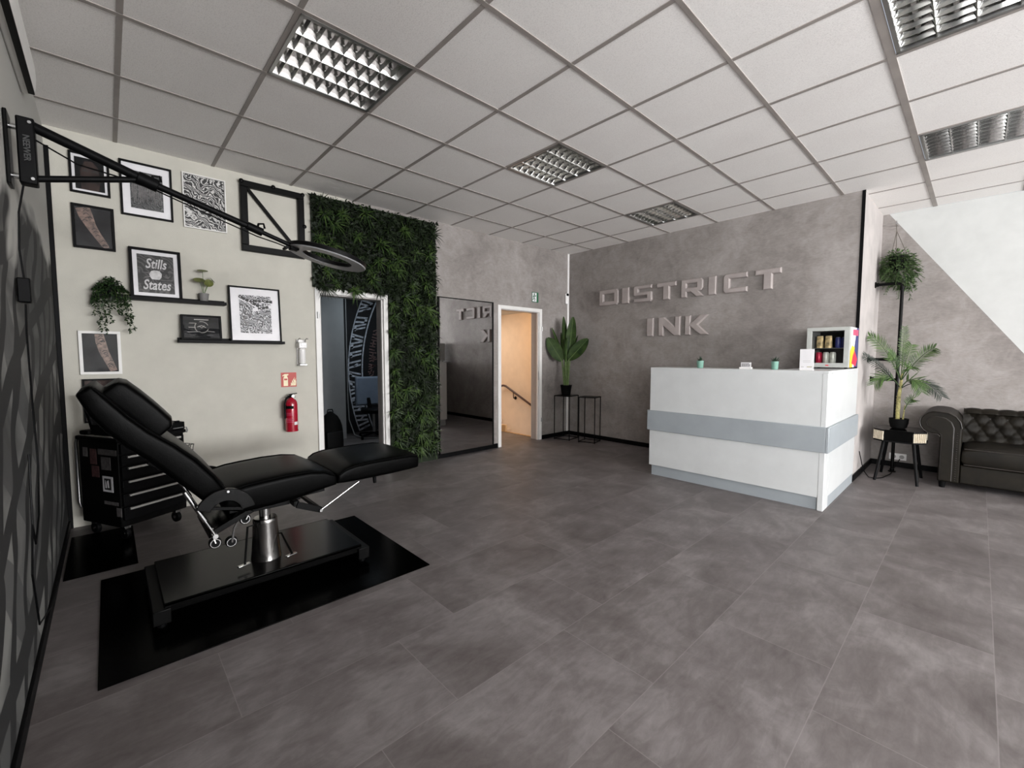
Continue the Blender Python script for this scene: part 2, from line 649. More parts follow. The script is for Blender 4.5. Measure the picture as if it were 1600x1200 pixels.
regs = [(GX, 12.5, MY, DY), (PX, 12.5, DY, AY), (4.95, 12.5, -3.6, MY)]
for j in range(0, 21):
    for i in range(-6, 10):
        if (j, i) in LAMPS:
            continue
        for rg in regs:
            c = clip(j * T, (j + 1) * T, i * T, (i + 1) * T, rg)
            if c:
                g.box(c[0], c[1], c[2], c[3], ZC, ZC + 0.015)
structure(mk('ceiling', g, M['ceiling'], smooth=False))
g = G()
hw = 0.0125
for j in range(1, 21):
    x = j * T
    if x > 12.5:
        continue
    w = 0.019 if j == 7 else hw
    xc = x - 0.008 if j == 7 else x
    y0 = MY if x < 4.95 else -3.6
    y1 = DY if x < PX else AY
    g.box(xc - w, xc + w, y0, y1, ZC - 0.004, ZC + 0.002)
for i in range(-5, 10):
    y = i * T
    for rg in regs:
        if rg[2] < y < rg[3]:
            g.box(rg[0], rg[1], y - hw, y + hw, ZC - 0.003, ZC + 0.002)
structure(mk('trim_ceiling_runners', g, M['runner'], smooth=False))


def wall_x(g, x0, x1, y0, y1, z0, z1, holes=(), m=0):
    """wall slab of constant x with rectangular holes (ya, yb, za, zb)"""
    ys = sorted({y0, y1} | {min(max(h[k], y0), y1) for h in holes for k in (0, 1)})
    zs = sorted({z0, z1} | {h[k] for h in holes for k in (2, 3)})
    for a, b in zip(ys, ys[1:]):
        for c, d in zip(zs, zs[1:]):
            if b - a < 1e-5 or d - c < 1e-5:
                continue
            my, mz = (a + b) / 2, (c + d) / 2
            if any(h[0] < my < h[1] and h[2] < mz < h[3] for h in holes):
                continue
            g.box(x0, x1, a, b, c, d, m)


D1 = (0.868, 1.56, 0.0, 1.935)
D2 = (3.327, 4.107, 0.0, 1.962)
g = G()
wall_x(g, GT, GX, MY, 1.2, 0, ZC + 0.1, [D1], 0)
wall_x(g, GT, GX, 1.2, 5.3, 0, ZC + 0.1, [D1, D2], 1)
structure(mk('wall_back', g, [M['cream'], M['plaster']], smooth=False))
g = G()
g.box(GX, PX - 0.002, DY, DY + 0.12, 0, ZC + 0.1, 0)
structure(mk('wall_reception', g, M['plaster'], smooth=False))
g = G()
g.box(PX - 0.12, PX - 0.002, DY + 0.12, AY + 0.1, 0, ZC + 0.1)
g.box(PX - 0.002, PX, DY, AY + 0.1, 0, ZC + 0.1)
structure(mk('wall_pier', g, [pm('lit_pier_plaster', (166, 160, 157), 0.8, var=0.05, vscale=5, bump=0.2, bscale=12)], smooth=False))  # paler copy of the grey plaster, the grazing light put into its colour
# wall behind the sofa: plaster up to a diagonal edge, white above it
g = G()
sl0, sl1 = (3.985, ZC), (5.86, 0.17)
g.prism([(PX, 0), (5.97, 0), sl0, (PX, ZC)], 'y', AY, AY + 0.12, 0)
g.prism([sl0, (5.97, 0), (12.5, 0), (12.5, ZC)], 'y', AY + 0.007, AY + 0.12, 1)
structure(mk('wall_alcove', g, [M['plaster'], M['wall_white']], smooth=False))
g = G()
g.box(GX - 0.14, 4.95, MY - 0.12, MY, 0, ZC + 0.1)
structure(mk('wall_mural', g, M['mural'], smooth=False))
g = G()
g.box(4.83, 4.95, -3.6, MY - 0.12, 0, ZC + 0.1)
structure(mk('wall_rear_side', g, M['wall_white'], smooth=False))
W1 = (0.15, 2.3, 0.45, 2.65)
W2 = (2.4, 4.55, 0.45, 2.65)
g = G()
wall_x(g, 12.5, 12.65, -3.6, AY + 0.12, 0, ZC + 0.1, [W1, W2])
structure(mk('wall_front', g, M['wall_white'], smooth=False))
g = G()
for a, b, c, d in [(4.83, 5.2, 0, ZC + .1), (9.2, 12.65, 0, ZC + .1), (5.2, 9.2, 0, .45), (5.2, 9.2, 2.65, ZC + .1)]:
    g.box(a, b, -3.72, -3.6, c, d)
structure(mk('wall_rear', g, M['wall_white'], smooth=False))
for k, w in enumerate((W1, W2)):
    g = G()
    for y in (w[0], (w[0] + w[1]) / 2 - 0.03, w[1] - 0.06):
        g.box(12.53, 12.59, y, y + 0.06, w[2], w[3])
    g.box(12.53, 12.59, w[0], w[1], w[2], w[2] + 0.06)
    g.box(12.53, 12.59, w[0], w[1], w[3] - 0.06, w[3])
    structure(mk('window_%d' % (k + 1), g, M['white'], smooth=False))
g = G()
for x in (5.2, 7.17, 9.14):
    g.box(x, x + 0.06, -3.69, -3.63, .45, 2.65)
g.box(5.2, 9.2, -3.69, -3.63, .45, .51)
g.box(5.2, 9.2, -3.69, -3.63, 2.59, 2.65)
structure(mk('window_3', g, M['white'], smooth=False))

# skirting and corner trims
g = G()
for y0, y1 in ((2.2, 3.262), (4.172, DY)):
    g.box(GX, GX + 0.014, y0, y1, 0, 0.062)
structure(mk('baseboard_back', g, M['black'], smooth=False, bevel=0.002))
g = G()
g.box(GX + 0.014, PX, DY - 0.014, DY, 0, 0.062)
structure(mk('baseboard_reception', g, M['black'], smooth=False, bevel=0.002))
g = G()
g.box(PX, PX + 0.014, DY + 0.0, AY, 0, 0.062)
g.box(PX + 0.014, 12.5, AY - 0.014, AY, 0, 0.062)
structure(mk('baseboard_alcove', g, M['black'], smooth=False, bevel=0.002))
g = G()
g.box(GX, 4.4, MY, MY + 0.012, 0, 0.06)
structure(mk('baseboard_mural', g, M['black'], smooth=False, bevel=0.002))
g = G()
g.box(GX, GX + 0.012, MY, MY + 0.026, 0, 2.80)
structure(mk('trim_1', g, M['black'], smooth=False, bevel=0.002))
g = G()
g.box(PX - 0.024, PX + 0.004, DY - 0.006, DY + 0.006, 0, ZC)
structure(mk('trim_2', g, M['black'], smooth=False, bevel=0.001))

# door linings and casings
def casing(name, d, top, wid):
    g = G()
    y0, y1, z1 = d[0], d[1], d[3]
    e = 0.018
    for a, b in ((y0 - wid, y0), (y1, y1 + wid)):
        g.box(GX - 0.002, GX + e, a, b, 0, z1 + top)
        g.box(GT - e, GT + 0.002, a, b, 0, z1 + top)
    g.box(GX - 0.002, GX + e, y0, y1, z1, z1 + top)
    g.box(GT - e, GT + 0.002, y0, y1, z1, z1 + top)
    li = 0.012
    g.box(GT, GX, y0, y0 + li, 0, z1, 1)
    g.box(GT, GX, y1 - li, y1, 0, z1, 1)
    g.box(GT, GX, y0, y1, z1 - li, z1, 1)
    # rebate bead
    g.box(GX - 0.03, GX + 0.006, y1 - li - 0.012, y1 - li, 0, z1 - li, 0)
    o = structure(mk(name, g, [M['white'], pm('grey_door_lining', (176, 172, 170), 0.5, var=0.02)], bevel=0.003, smooth=False))
    h = G()
    return o


d1 = casing('door_1', D1, 0.055, 0.05)
h = G()
h.cyl((GX + 0.022, 0.842, 1.68), (GX + 0.022, 0.842, 1.745), 0.009)
structure(mk('hinge', h, M['steel'], d1))
d2 = casing('door_2', D2, 0.05, 0.057)
for z in (0.28, 1.68):
    h = G()
    h.cyl((GX + 0.022, 4.157, z), (GX + 0.022, 4.157, z + 0.065), 0.009)
    structure(mk('hinge', h, M['steel'], d2))
h = G()
h.box(GX + 0.003, GX + 0.008, 4.09, 4.103, 0.93, 1.06)
structure(mk('strike_plate', h, M['steel'], d2, smooth=False))

# stairwell behind the second door
g = G()
g.box(-3.0, GT, 5.2, 5.3, -1.6, 2.25)
g.box(-3.1, -3.0, 2.9, 5.3, -1.6, 2.25)
g.box(-3.0, GT, 2.9, 3.0, -0.1, 2.25)
structure(mk('wall_stairwell', g, M['stair_wall'], smooth=False))
g = G()
g.box(-3.1, GT, 2.9, 5.3, 2.13, 2.25)
structure(mk('ceiling_stairwell', g, M['wall_white'], smooth=False))
g = G()
g.box(-3.0, -1.9, 4.2, 5.2, -0.1, 0, 0)
for k in range(8):
    x = -1.9 + k * 0.26
    if x < GT - 0.03:
        g.box(x, min(x + 0.26, GT), 4.2, 5.2, -0.18 * (k + 2), -0.18 * (k + 1), 0)
structure(mk('floor_stairs', g, M['stair_wall'], smooth=False))
g = G()
g.box(-0.69, GT, 4.19, 4.215, -0.12, 0.012)
g.box(-1.2, -0.69, 4.19, 4.23, -0.12, 0.118)
structure(mk('trim_3', g, M['orange_wood'], smooth=False, bevel=0.003))
t = thing('handrail', 'dark wooden handrail sloping down the warm lit stairwell wall', 'handrail', (-1.3, 5.2, 0.5))
P0, P1 = Vector((-1.72, 5.13, 0.70)), Vector((-0.2, 5.13, 0.10))
pts = [(-1.90, 5.13, 0.655), (-1.86, 5.13, 0.685), (-1.80, 5.13, 0.70), (-1.72, 5.13, 0.69), (-1.62, 5.13, 0.645), (-0.85, 5.13, 0.295), (-0.2, 5.13, 0.0)]
mk('rail', G().tube(pts, 0.021, 10), pm('rail_wood', (58, 34, 28), 0.35), t)
for x in (-1.50, -0.6):
    zr = 0.645 - (x + 1.62) * 0.4545
    b = G()
    b.tube([(x, 5.198, zr - 0.13), (x, 5.14, zr - 0.13), (x + .005, 5.13, zr - 0.09), (x + .005, 5.13, zr - 0.02)], 0.008, 8)
    b.cyl((x, 5.199, zr - 0.13), (x, 5.185, zr - 0.13), 0.032, n=18)
    mk('bracket', b, M['black_metal'], t)

# room behind the first door
g = G()
g.box(-2.5, -2.4, 0.1, 3.0, 0, 2.5)
g.box(-2.4, GT, 0.1, 0.2, 0, 2.5)
g.box(-2.4, GT, 2.86, 2.9, 0, 2.5)
structure(mk('wall_treatment', g, M['back_black'], smooth=False))
g = G()
g.box(-2.5, GT, 0.1, 2.9, 2.5, 2.6)
structure(mk('ceiling_treatment', g, M['wall_white'], smooth=False))
# pale panel of the same wall, standing a little forward
g = G()
g.box(-2.0, -1.96, 0.9, 1.945, 0, 2.5)
g.box(-2.4, -1.96, 1.945, 1.965, 0, 2.5)
structure(mk('wall_partition', g, M['grey_paint'], smooth=False))
# ring of brush lettering painted on the black wall
RO = 3.0
cy, cz = 2.19 + RO, 1.02
bx = -2.398


def rp(r, h):
    """point of the ring of radius r at height h above its middle"""
    return (cy - math.sqrt(max(r * r - h * h, 0.0)), cz + h)


def inb(p):
    return p[0] < 2.85 and 0.01 < p[1] < 2.48


ringwall = thing('wall_lettering', 'ring of white brush lettering painted on the black wall beyond the doorway', 'wall painting', (bx, 2.5, 1.1))
rnd = random.Random(5)


def paint(name, polys, m):
    g = G()
    for p in polys:
        if all(inb(v) for v in p):
            g.prism(p, 'x', bx, bx + .004)
    mk(name, g, M[m], ringwall, smooth=False)


for nm, r, w in (('outer_line', RO, .018), ('inner_line', RO - .235, .022)):
    P = []
    for k in range(60):
        h0, h1 = -1.0 + k * .042, -1.0 + (k + 1) * .042
        P.append([rp(r, h0), rp(r - w, h0), rp(r - w, h1), rp(r, h1)])
    paint(nm, P, 'chalk')
P = []
h = -1.0
a0, a1 = RO - .022, RO - .218
lp = lambda f, h: (lambda p: (p[0] + f * (a0 - a1), p[1]))(rp(a0, h))
while h < 1.4:
    hh = rnd.uniform(.10, .15)
    sl = rnd.choice((.0, .05, .07, -.04))
    t = .030
    P.append([lp(0, h), lp(1, h + sl), lp(1, h + sl + t), lp(0, h + t)])
    P.append([lp(0, h + hh * .55), lp(1, h + sl + hh * .5), lp(1, h + sl + hh * .5 + t), lp(0, h + hh * .55 + t)])
    k = rnd.random()
    if k < .4:
        P.append([lp(0, h), lp(.22, h), lp(.22, h + hh * .6), lp(0, h + hh * .6)])
    elif k < .75:
        P.append([lp(.78, h + sl), lp(1, h + sl), lp(1, h + sl + hh * .6), lp(.78, h + sl + hh * .6)])
    else:
        P.append([lp(.3, h + t), lp(.5, h + t), lp(.8, h + hh * .6), lp(.6, h + hh * .6)])
    h += hh + rnd.uniform(.02, .04)
paint('white_letters', P, 'chalk')
P = []
h = -.55
while h < .75:
    r0 = RO - .36 + rnd.uniform(-.015, .015)
    p0, p1 = rp(r0, h), rp(r0, h + .02)
    w = rnd.uniform(.08, .14)
    d = rnd.uniform(-.04, .05)
    P.append([p0, (p0[0] + w, p0[1] + d), (p1[0] + w, p1[1] + d), p1])
    if rnd.random() < .5:
        P.append([(p0[0] + w * .4, p0[1]), (p0[0] + w * .4 + .025, p0[1]), (p0[0] + w * .5 + .025, p0[1] + .05), (p0[0] + w * .5, p0[1] + .05)])
    h += rnd.uniform(.04, .06)
paint('pink_letters', P, 'rust')
t = thing('tattoo_stool', 'chair with a square grey-blue padded back beyond the doorway', 'chair', (-1.85, 2.33, 0))
g = G()
g.box(-2.02, -1.95, 2.13, 2.56, 0.50, 0.965)
mk('backrest', g, M['blue_vinyl'], t, bevel=0.03, seg=4)
g = G()
g.bar((-1.95, 2.33, 0.62), (-1.86, 2.33, 0.43), 0.05, 0.02)
mk('back_bracket', g, M['black_metal'], t)
g = G()
g.cyl((-1.75, 2.33, 0.40), (-1.75, 2.33, 0.47), 0.2, n=28)
mk('seat', g, M['black'], t, bevel=0.02)
g = G()
g.cyl((-1.75, 2.33, 0.08), (-1.75, 2.33, 0.40), 0.028)
mk('column', g, M['steel'], t)
g = G()
for k in range(5):
    a = R(72 * k)
    g.bar((-1.75, 2.33, 0.085), (-1.75 + .25 * math.cos(a), 2.33 + .25 * math.sin(a), 0.06), 0.035, 0.025)
mk('base', g, M['black_metal'], t)
for k in range(5):
    a = R(72 * k)
    c = Vector((-1.75 + .25 * math.cos(a), 2.33 + .25 * math.sin(a), 0.026))
    mk('caster', G().cyl(c + Vector((0, -.012, 0)), c + Vector((0, .012, 0)), 0.026), M['black'], t)
t = thing('backpack', 'rounded black bag on the floor beyond the doorway', 'bag', (-1.25, 1.46, 0))
rings = []
for k in range(9):
    z = 0.54 * k / 8
    f = (math.sin(math.pi * min(0.5 + 0.5 * (k / 8) ** 2.2, 1)) ** 0.6) if k < 8 else 0.12
    f = max(f, 0.12)
    rings.append([(-1.25 + 0.13 * f * math.cos(a) * (1 + .08 * math.sin(3 * a)), 1.46 + 0.17 * f * math.sin(a), z) for a in [2 * math.pi * j / 18 for j in range(18)]])
mk('body', G().loft(rings), M['black_matte'], t)
mk('pocket', G().box(-1.12, -1.085, 1.35, 1.57, 0.06, 0.28), M['black'], t, bevel=0.015, seg=3)
mk('handle', G().tube([(-1.25, 1.42, 0.525), (-1.25, 1.43, 0.565), (-1.25, 1.49, 0.565), (-1.25, 1.50, 0.525)], 0.008), M['black'], t)
g = G()
g.tube([(-1.94, 1.99, 2.5), (-1.94, 1.99, 0.62)], 0.008)
g.tube([(-1.94, 1.99, 0.62), (-1.93, 2.0, 0.3), (-1.88, 2.06, 0.06), (-1.75, 2.15, 0.012), (-1.6, 2.4, 0.012)], 0.008)
tag(mk('wall_cable', g, M['grey_paint'], loc=(-1.94, 1.99, 0)), 'thin grey cable running down the corner beyond the doorway to the floor', 'cable')

# ------------------------------------------------------------------ ceiling lamps
def louvre_lamp(lx, ly, label):
    t = thing('ceiling_lamp', label, 'ceiling lamp', (lx, ly, ZC), 0, 'square louvred ceiling lamps')
    h = 0.3
    z0 = ZC - 0.002
    g = G()
    for a, b, c, d in ((-h, h, -h, -h + 0.018), (-h, h, h - 0.018, h), (-h, -h + 0.018, -h, h), (h - 0.018, h, -h, h)):
        g.box(lx + a, lx + b, ly + c, ly + d, z0 - 0.004, z0 + 0.09)
    mk('frame', g, M['steel'], t, smooth=False)
    g = G().box(lx - h, lx + h, ly - h, ly + h, z0 + 0.09, z0 + 0.1)
    mk('housing', g, M['white'], t, smooth=False)
    cw = (2 * h - 0.036) / 4
    for k in range(4):
        xc = lx - h + 0.018 + cw * (k + 0.5)
        y0, y1 = ly - h + 0.018, ly + h - 0.018
        prof = [(cw / 2 - 0.002, 0.0), (cw / 2 - 0.010, 0.018), (cw / 2 - 0.022, 0.04), (cw / 2 - 0.038, 0.06), (cw / 2 - 0.056, 0.075)]
        g = G()
        for sgn in (-1, 1):
            for (u0, v0), (u1, v1) in zip(prof, prof[1:]):
                g.quad((xc + sgn * u0, y0, z0 + v0), (xc + sgn * u0, y1, z0 + v0), (xc + sgn * u1, y1, z0 + v1), (xc + sgn * u1, y0, z0 + v1))
            g.box(xc + sgn * (cw / 2) - 0.002, xc + sgn * (cw / 2) + 0.002, y0, y1, z0 - 0.002, z0 + 0.003)
        g.quad((xc - prof[-1][0], y0, z0 + .075), (xc + prof[-1][0], y0, z0 + .075), (xc + prof[-1][0], y1, z0 + .075), (xc - prof[-1][0], y1, z0 + .075))
        mk('reflector', g, M['mirrorm'], t)
        g = G()
        for q in range(8):
            yb = y0 + (y1 - y0) * (q + 0.5) / 8
            w = cw / 2 - 0.004
            rings = []
            for xs in (-1, -0.5, 0, 0.5, 1):
                sag = 0.030 - 0.012 * (1 - xs * xs)
                rings.append([(xc + xs * w, yb - 0.0015, z0), (xc + xs * w, yb + 0.0015, z0), (xc + xs * w * .8, yb + 0.011, z0 + sag), (xc + xs * w * .8, yb - 0.011, z0 + sag)])
            g.loft(rings)
        mk('louvre', g, M['mirrorm'], t)
        mk('tube', G().cyl((xc, y0 + .01, z0 + .056), (xc, y1 - .01, z0 + .056), 0.011, n=10), M['plastic_white'], t)
    return t


lamp = louvre_lamp(2.1875, 0.3125, 'square louvred ceiling lamp nearest the framed pictures and ring lamp')
for (x, y), lb in {(2.1875, 2.1875): 'square louvred ceiling lamp in the middle of the ceiling, between two others in its row',
                   (2.1875, 4.0625): 'square louvred ceiling lamp close above the plaster wall lettering',
                   (4.69, 2.1775): 'dark louvred ceiling lamp cut off by the upper edge of the photo',
                   (4.69, 4.0625): 'dark louvred ceiling lamp nearest the hanging plant, beside the wide runner'}.items():
    c = copy_tree(lamp)
    c.location = (x, y, ZC)
    c['label'] = lb
# ------------------------------------------------------------------ tattoo chair
g = G().box(1.376, 2.506, -0.825, 0.672, 0.0, 0.006)
tag(mk('floor_mat', g, M['mat_floor'], smooth=False, bevel=0.002, loc=(1.94, -0.07, 0)), 'large black mat on the floor under the tattoo chair', 'floor mat')
g = G().box(0.42, 1.24, -0.985, -0.655, 0.0, 0.005)
tag(mk('floor_mat', g, M['mat_floor'], smooth=False, bevel=0.002, loc=(0.8, -0.8, 0)), 'small black mat on the floor below the tool trolley', 'floor mat')

chair = thing('tattoo_chair', 'black padded reclining tattoo chair on a chrome column', 'tattoo chair', (1.92, -0.1, 0.006))
XN, XF = 2.205, 1.625


def cushion(st, x0, x1, p=8.0, n=40, crown=0.008, endr=0.5):
    xc, hx = (x0 + x1) / 2, (x1 - x0) / 2
    S = [(Vector((0, a, b)), Vector((0, c, d))) for a, b, c, d in st]
    seq = []
    m0, m1 = S[0], S[-1]
    d0 = ((S[0][0] + S[0][1]) - (S[1][0] + S[1][1])).normalized()
    d1 = ((S[-1][0] + S[-1][1]) - (S[-2][0] + S[-2][1])).normalized()
    for k, (f, o) in enumerate(((0.80, 0.014), (0.94, 0.010))):
        seq.append((S[0][0], S[0][1], f, d0 * o))
    seq += [(a, b, 1.0, Vector((0, 0, 0))) for a, b in S]
    for f, o in ((0.94, 0.010), (0.80, 0.014)):
        seq.append((S[-1][0], S[-1][1], f, d1 * o))
    rings = []
    for a, b, f, o in seq:
        c = (a + b) / 2
        h = (a - b) / 2
        hv = h * f
        fx = 1 - (1 - f) * 0.12
        ring = []
        for j in range(n):
            an = 2 * math.pi * (j + 0.5) / n
            ca, sa = math.cos(an), math.sin(an)
            ux = math.copysign(abs(ca) ** (2 / p), ca)
            uz = math.copysign(abs(sa) ** (2 / p), sa)
            v = c + o + hv * uz + Vector((ux * hx * fx + 0, 0, 0))
            if uz > 0:
                v += h.normalized() * crown * (1 - ux * ux)
            v.x += xc
            ring.append(v)
        rings.append(ring)
    return G().loft(rings)


def piping(st, x, off, r=0.005, inset=0.012):
    pts = []
    for a, b, c, d in st:
        tp, bt = Vector((x, a, b)), Vector((x, c, d))
        pts.append(tp + (bt - tp).normalized() * inset)
    return pts


back = [(-0.785, 1.165, -0.845, 1.120), (-0.745, 1.118, -0.812, 1.04), (-0.68, 1.035, -0.765, 0.965), (-0.61, 0.958, -0.70, 0.885), (-0.52, 0.882, -0.62, 0.805), (-0.44, 0.80, -0.545, 0.715), (-0.37, 0.705, -0.475, 0.635), (-0.325, 0.625, -0.425, 0.575)]
seat = [(-0.315, 0.617, -0.325, 0.50), (-0.24, 0.634, -0.24, 0.474), (-0.16, 0.641, -0.13, 0.478), (-0.04, 0.648, 0.0, 0.487), (0.08, 0.646, 0.10, 0.505), (0.16, 0.632, 0.17, 0.517), (0.212, 0.603, 0.215, 0.527)]
foot = [(0.252, 0.60, 0.245, 0.533), (0.285, 0.622, 0.275, 0.528), (0.345, 0.635, 0.34, 0.525), (0.45, 0.641, 0.45, 0.525), (0.60, 0.641, 0.60, 0.526), (0.72, 0.638, 0.72, 0.53), (0.772, 0.628, 0.768, 0.535)]
pipe_m = pm('black_piping', (3, 3, 3), 0.6, spec=0.03)
for nm, st in (('back_cushion', back), ('seat_cushion', seat), ('leg_cushion', foot)):
    o = mk(nm, cushion(st, XF, XN), M['leather'], chair, ang=60)
    for x in (XN - 0.003, XF + 0.003):
        mk('piping', G().tube(piping(st, x, 0, inset=0.008), 0.007, 8), pipe_m, o)
# head pillow lying on the back cushion
hp = []
a0, a1 = Vector((0, -0.748, 1.135)), Vector((0, -0.575, 0.935))
dr = (a1 - a0).normalized()
nr = Vector((0, 0.755, 0.655))
for f, tk in ((0.0, 0.100), (0.06, 0.110), (0.35, 0.114), (0.65, 0.114), (0.94, 0.110), (1.0, 0.098)):
    c = a0 + (a1 - a0) * f - nr * 0.03
    tp = c + nr * tk
    hp.append((tp.y, tp.z, c.y, c.z))
o = mk('head_pillow', cushion(hp, 1.68, 2.15, p=9, crown=0.008), M['leather'], chair, ang=60)
mk('piping', G().tube(piping(hp, 2.125, 0, inset=0.02), 0.005, 8), pipe_m, o)
# frame under the cushions
g = G()
for x in (1.78, 2.06):
    g.bar((x, -0.30, 0.468), (x, 0.20, 0.488), 0.035, 0.03)
    g.bar((x, -0.36, 0.56), (x, -0.62, 0.79), 0.03, 0.02)
    g.bar((x, 0.24, 0.515), (x, 0.62, 0.515), 0.03, 0.016)
g.box(1.76, 2.08, -0.22, 0.0, 0.438, 0.462)
g.bar((1.78, -0.20, 0.455), (2.06, -0.20, 0.455), 0.03)
g.bar((1.78, 0.05, 0.462), (2.06, 0.05, 0.462), 0.03)
mk('seat_frame', g, M['black_metal'], chair, bevel=0.003)
# curved hinge guard on the near and far side
for x in (2.212, 1.60):
    oc, ri, ro = (-0.338, 0.502), 0.07, 0.132
    A = [R(8 + 150 * k / 18) for k in range(19)]
    poly = [(oc[0] + ro * math.cos(a), oc[1] + ro * math.sin(a)) for a in A] + [(oc[0] + ri * math.cos(a), oc[1] + ri * math.sin(a)) for a in reversed(A)]
    o = mk('hinge_guard', G().prism(poly, 'x', x, x + 0.018), M['gloss_black'], chair, bevel=0.003)
    mk('screw', G().cyl((x - 0.002, -0.325, 0.618), (x + 0.022, -0.325, 0.618), 0.006, n=12), M['chrome'], o)
    g = G().bar((x + .009, -0.46, 0.56), (x + .009, -0.26, 0.515), 0.012, 0.014)
    mk('guard_bar', g, M['black_metal'], o)
# gas struts and links, bright metal
for x in (2.19, 1.66):
    g = G()
    g.cyl((x, -0.497, 0.642), (x, -0.42, 0.478), 0.010, n=14)
    g.cyl((x, -0.42, 0.478), (x, -0.381, 0.395), 0.006, n=12)
    g.cyl((x - .012, -0.381, 0.392), (x + .012, -0.381, 0.392), 0.012, n=14)
    mk('back_strut', g, M['chrome'], chair)
    g = G()
    g.cyl((x - .04, 0.148, 0.385), (x - .04, 0.385, 0.512), 0.006, n=12)
    g.cyl((x - .052, 0.148, 0.385), (x - .028, 0.148, 0.385), 0.009, n=12)
    mk('leg_strut', g, M['chrome'], chair)
g = G()
for x in (2.14, 1.63):
    g.bar((x, 0.02, 0.445), (x, 0.15, 0.386), 0.018, 0.035)
g.bar((2.14, 0.15, 0.386), (1.63, 0.15, 0.386), 0.02)
g.bar((2.14, 0.02, 0.45), (1.63, 0.02, 0.45), 0.03)
mk('leg_link', g, M['black_metal'], chair, bevel=0.002)
g = G()
g.prism([(-0.40, 0.362), (-0.395, 0.40), (-0.22, 0.475), (-0.19, 0.455)], 'x', 1.72, 2.13)
mk('mechanism_cover', g, M['gloss_black'], chair, bevel=0.004)
mk('stop_tab', G().cyl((2.14, 0.492, 0.52), (2.14, 0.495, 0.478), 0.011, n=12), M['black'], chair, bevel=0.003)
for c, fk in (((2.17, -0.381, 0.352), (2.17, -0.39, 0.40)), ((2.10, -0.300, 0.312), (2.10, -0.255, 0.40)), ((2.06, -0.225, 0.405), (2.06, -0.16, 0.445))):
    c = Vector(c)
    w = mk('caster', G().cyl(c - Vector((.014, 0, 0)), c + Vector((.014, 0, 0)), 0.028, n=22), M['black'], chair, bevel=0.004)
    g = G()
    ring = [c + Vector((.0155, 0.021 * math.cos(a), 0.021 * math.sin(a))) for a in [2 * math.pi * k / 22 for k in range(22)]]
    g.tube(ring, 0.003, 6, closed=True)
    mk('wheel_rim', g, M['chrome'], w)
    fk = Vector(fk)
    m = (c + fk) / 2 + Vector((0, -0.006, 0.022))
    mk('fork', G().tube([c + Vector((.02, 0, 0)), m, fk + Vector((0, 0, .03))], 0.006, 8), M['chrome'], w)
# column and base
cx, cyy = 1.965, -0.105
g = G().lathe([(0.080, 0.12), (0.078, 0.135), (0.074, 0.17), (0.069, 0.24), (0.064, 0.335), (0.064, 0.352), (0.058, 0.36)], (cx, cyy, 0.0), 36)
mk('column', g, pm('polished_column', (150, 148, 146), 0.2, 1.0, var=0.04), chair)
mk('piston', G().cyl((cx, cyy, 0.36), (cx, cyy, 0.44), 0.03, n=24), M['chrome'], chair)
g = G().box(1.60, 2.19, -0.595, 0.375, 0.105, 0.12)
g.box(2.178, 2.19, -0.595, 0.375, 0.075, 0.12)
g.box(1.60, 1.612, -0.595, 0.375, 0.075, 0.12)
mk('base_plate', g, pm('base_gloss', (5, 5, 5), 0.2, spec=0.15, var=0.1), chair, bevel=0.003)
for y in (-0.605, 0.385):
    o = mk('cross_foot', G().box(1.585, 2.205, y - 0.035, y + 0.035, 0.03, 0.10), M['black_metal'], chair, bevel=0.004)
    for x in (1.63, 2.165):
        mk('levelling_foot', G().cyl((x, y, 0.006), (x, y, 0.03), 0.018, n=16), M['black'], o)
for (px, py), (qx, qy, qz) in (((2.07, -0.235), (1.99, -0.20, 0.33)), ((2.11, -0.005), (2.0, -0.03, 0.25))):
    g = G().tube([(cx, cyy - 0.02, qz), (qx, qy, qz), (px, py, 0.155)], 0.006, 8)
    o = mk('pedal_lever', g, M['black_metal'], chair)
    mk('pedal', G().bar((px + .01, py - 0.035, 0.15), (px - .005, py + 0.025, 0.152), 0.022, 0.008), M['chrome'], o, bevel=0.002)

# ------------------------------------------------------------------ tool trolley (local frame: x along the drawers, y to the back)
M['handle'] = pm('bright_handle', (190, 188, 184), 0.4, 0.6, var=0.02)
tr = thing('tool_trolley', 'black tool trolley full of drawers with bright handles, behind the tattoo chair', 'tool trolley', (0.785, -0.715, 0.005), R(118))
L = dict(parent=tr, local=True)
TW, TD = 0.44, 0.44
mk('body', G().box(0, TW, 0.012, TD, 0.10, 0.72), M['black_metal'], bevel=0.006, **L)
mk('worktop', G().box(-0.015, TW + 0.006, -0.012, TD + 0.008, 0.70, 0.728), M['black'], bevel=0.008, **L)
rows = [(0.615, 0.685, 2), (0.535, 0.605, 2), (0.44, 0.525, 1), (0.345, 0.43, 1), (0.25, 0.335, 1), (0.15, 0.24, 1)]


def drawer(x0, x1, z0, z1):
    o = mk('drawer', G().box(x0, x1, -0.008, 0.02, z0, z1), M['black'], bevel=0.003, **L)
    g = G().bar((x0 + 0.03, -0.018, z1 - 0.012), (x1 - 0.03, -0.018, z1 - 0.012), 0.016, 0.014)
    mk('handle', g, M['handle'], o, local=True, bevel=0.002)


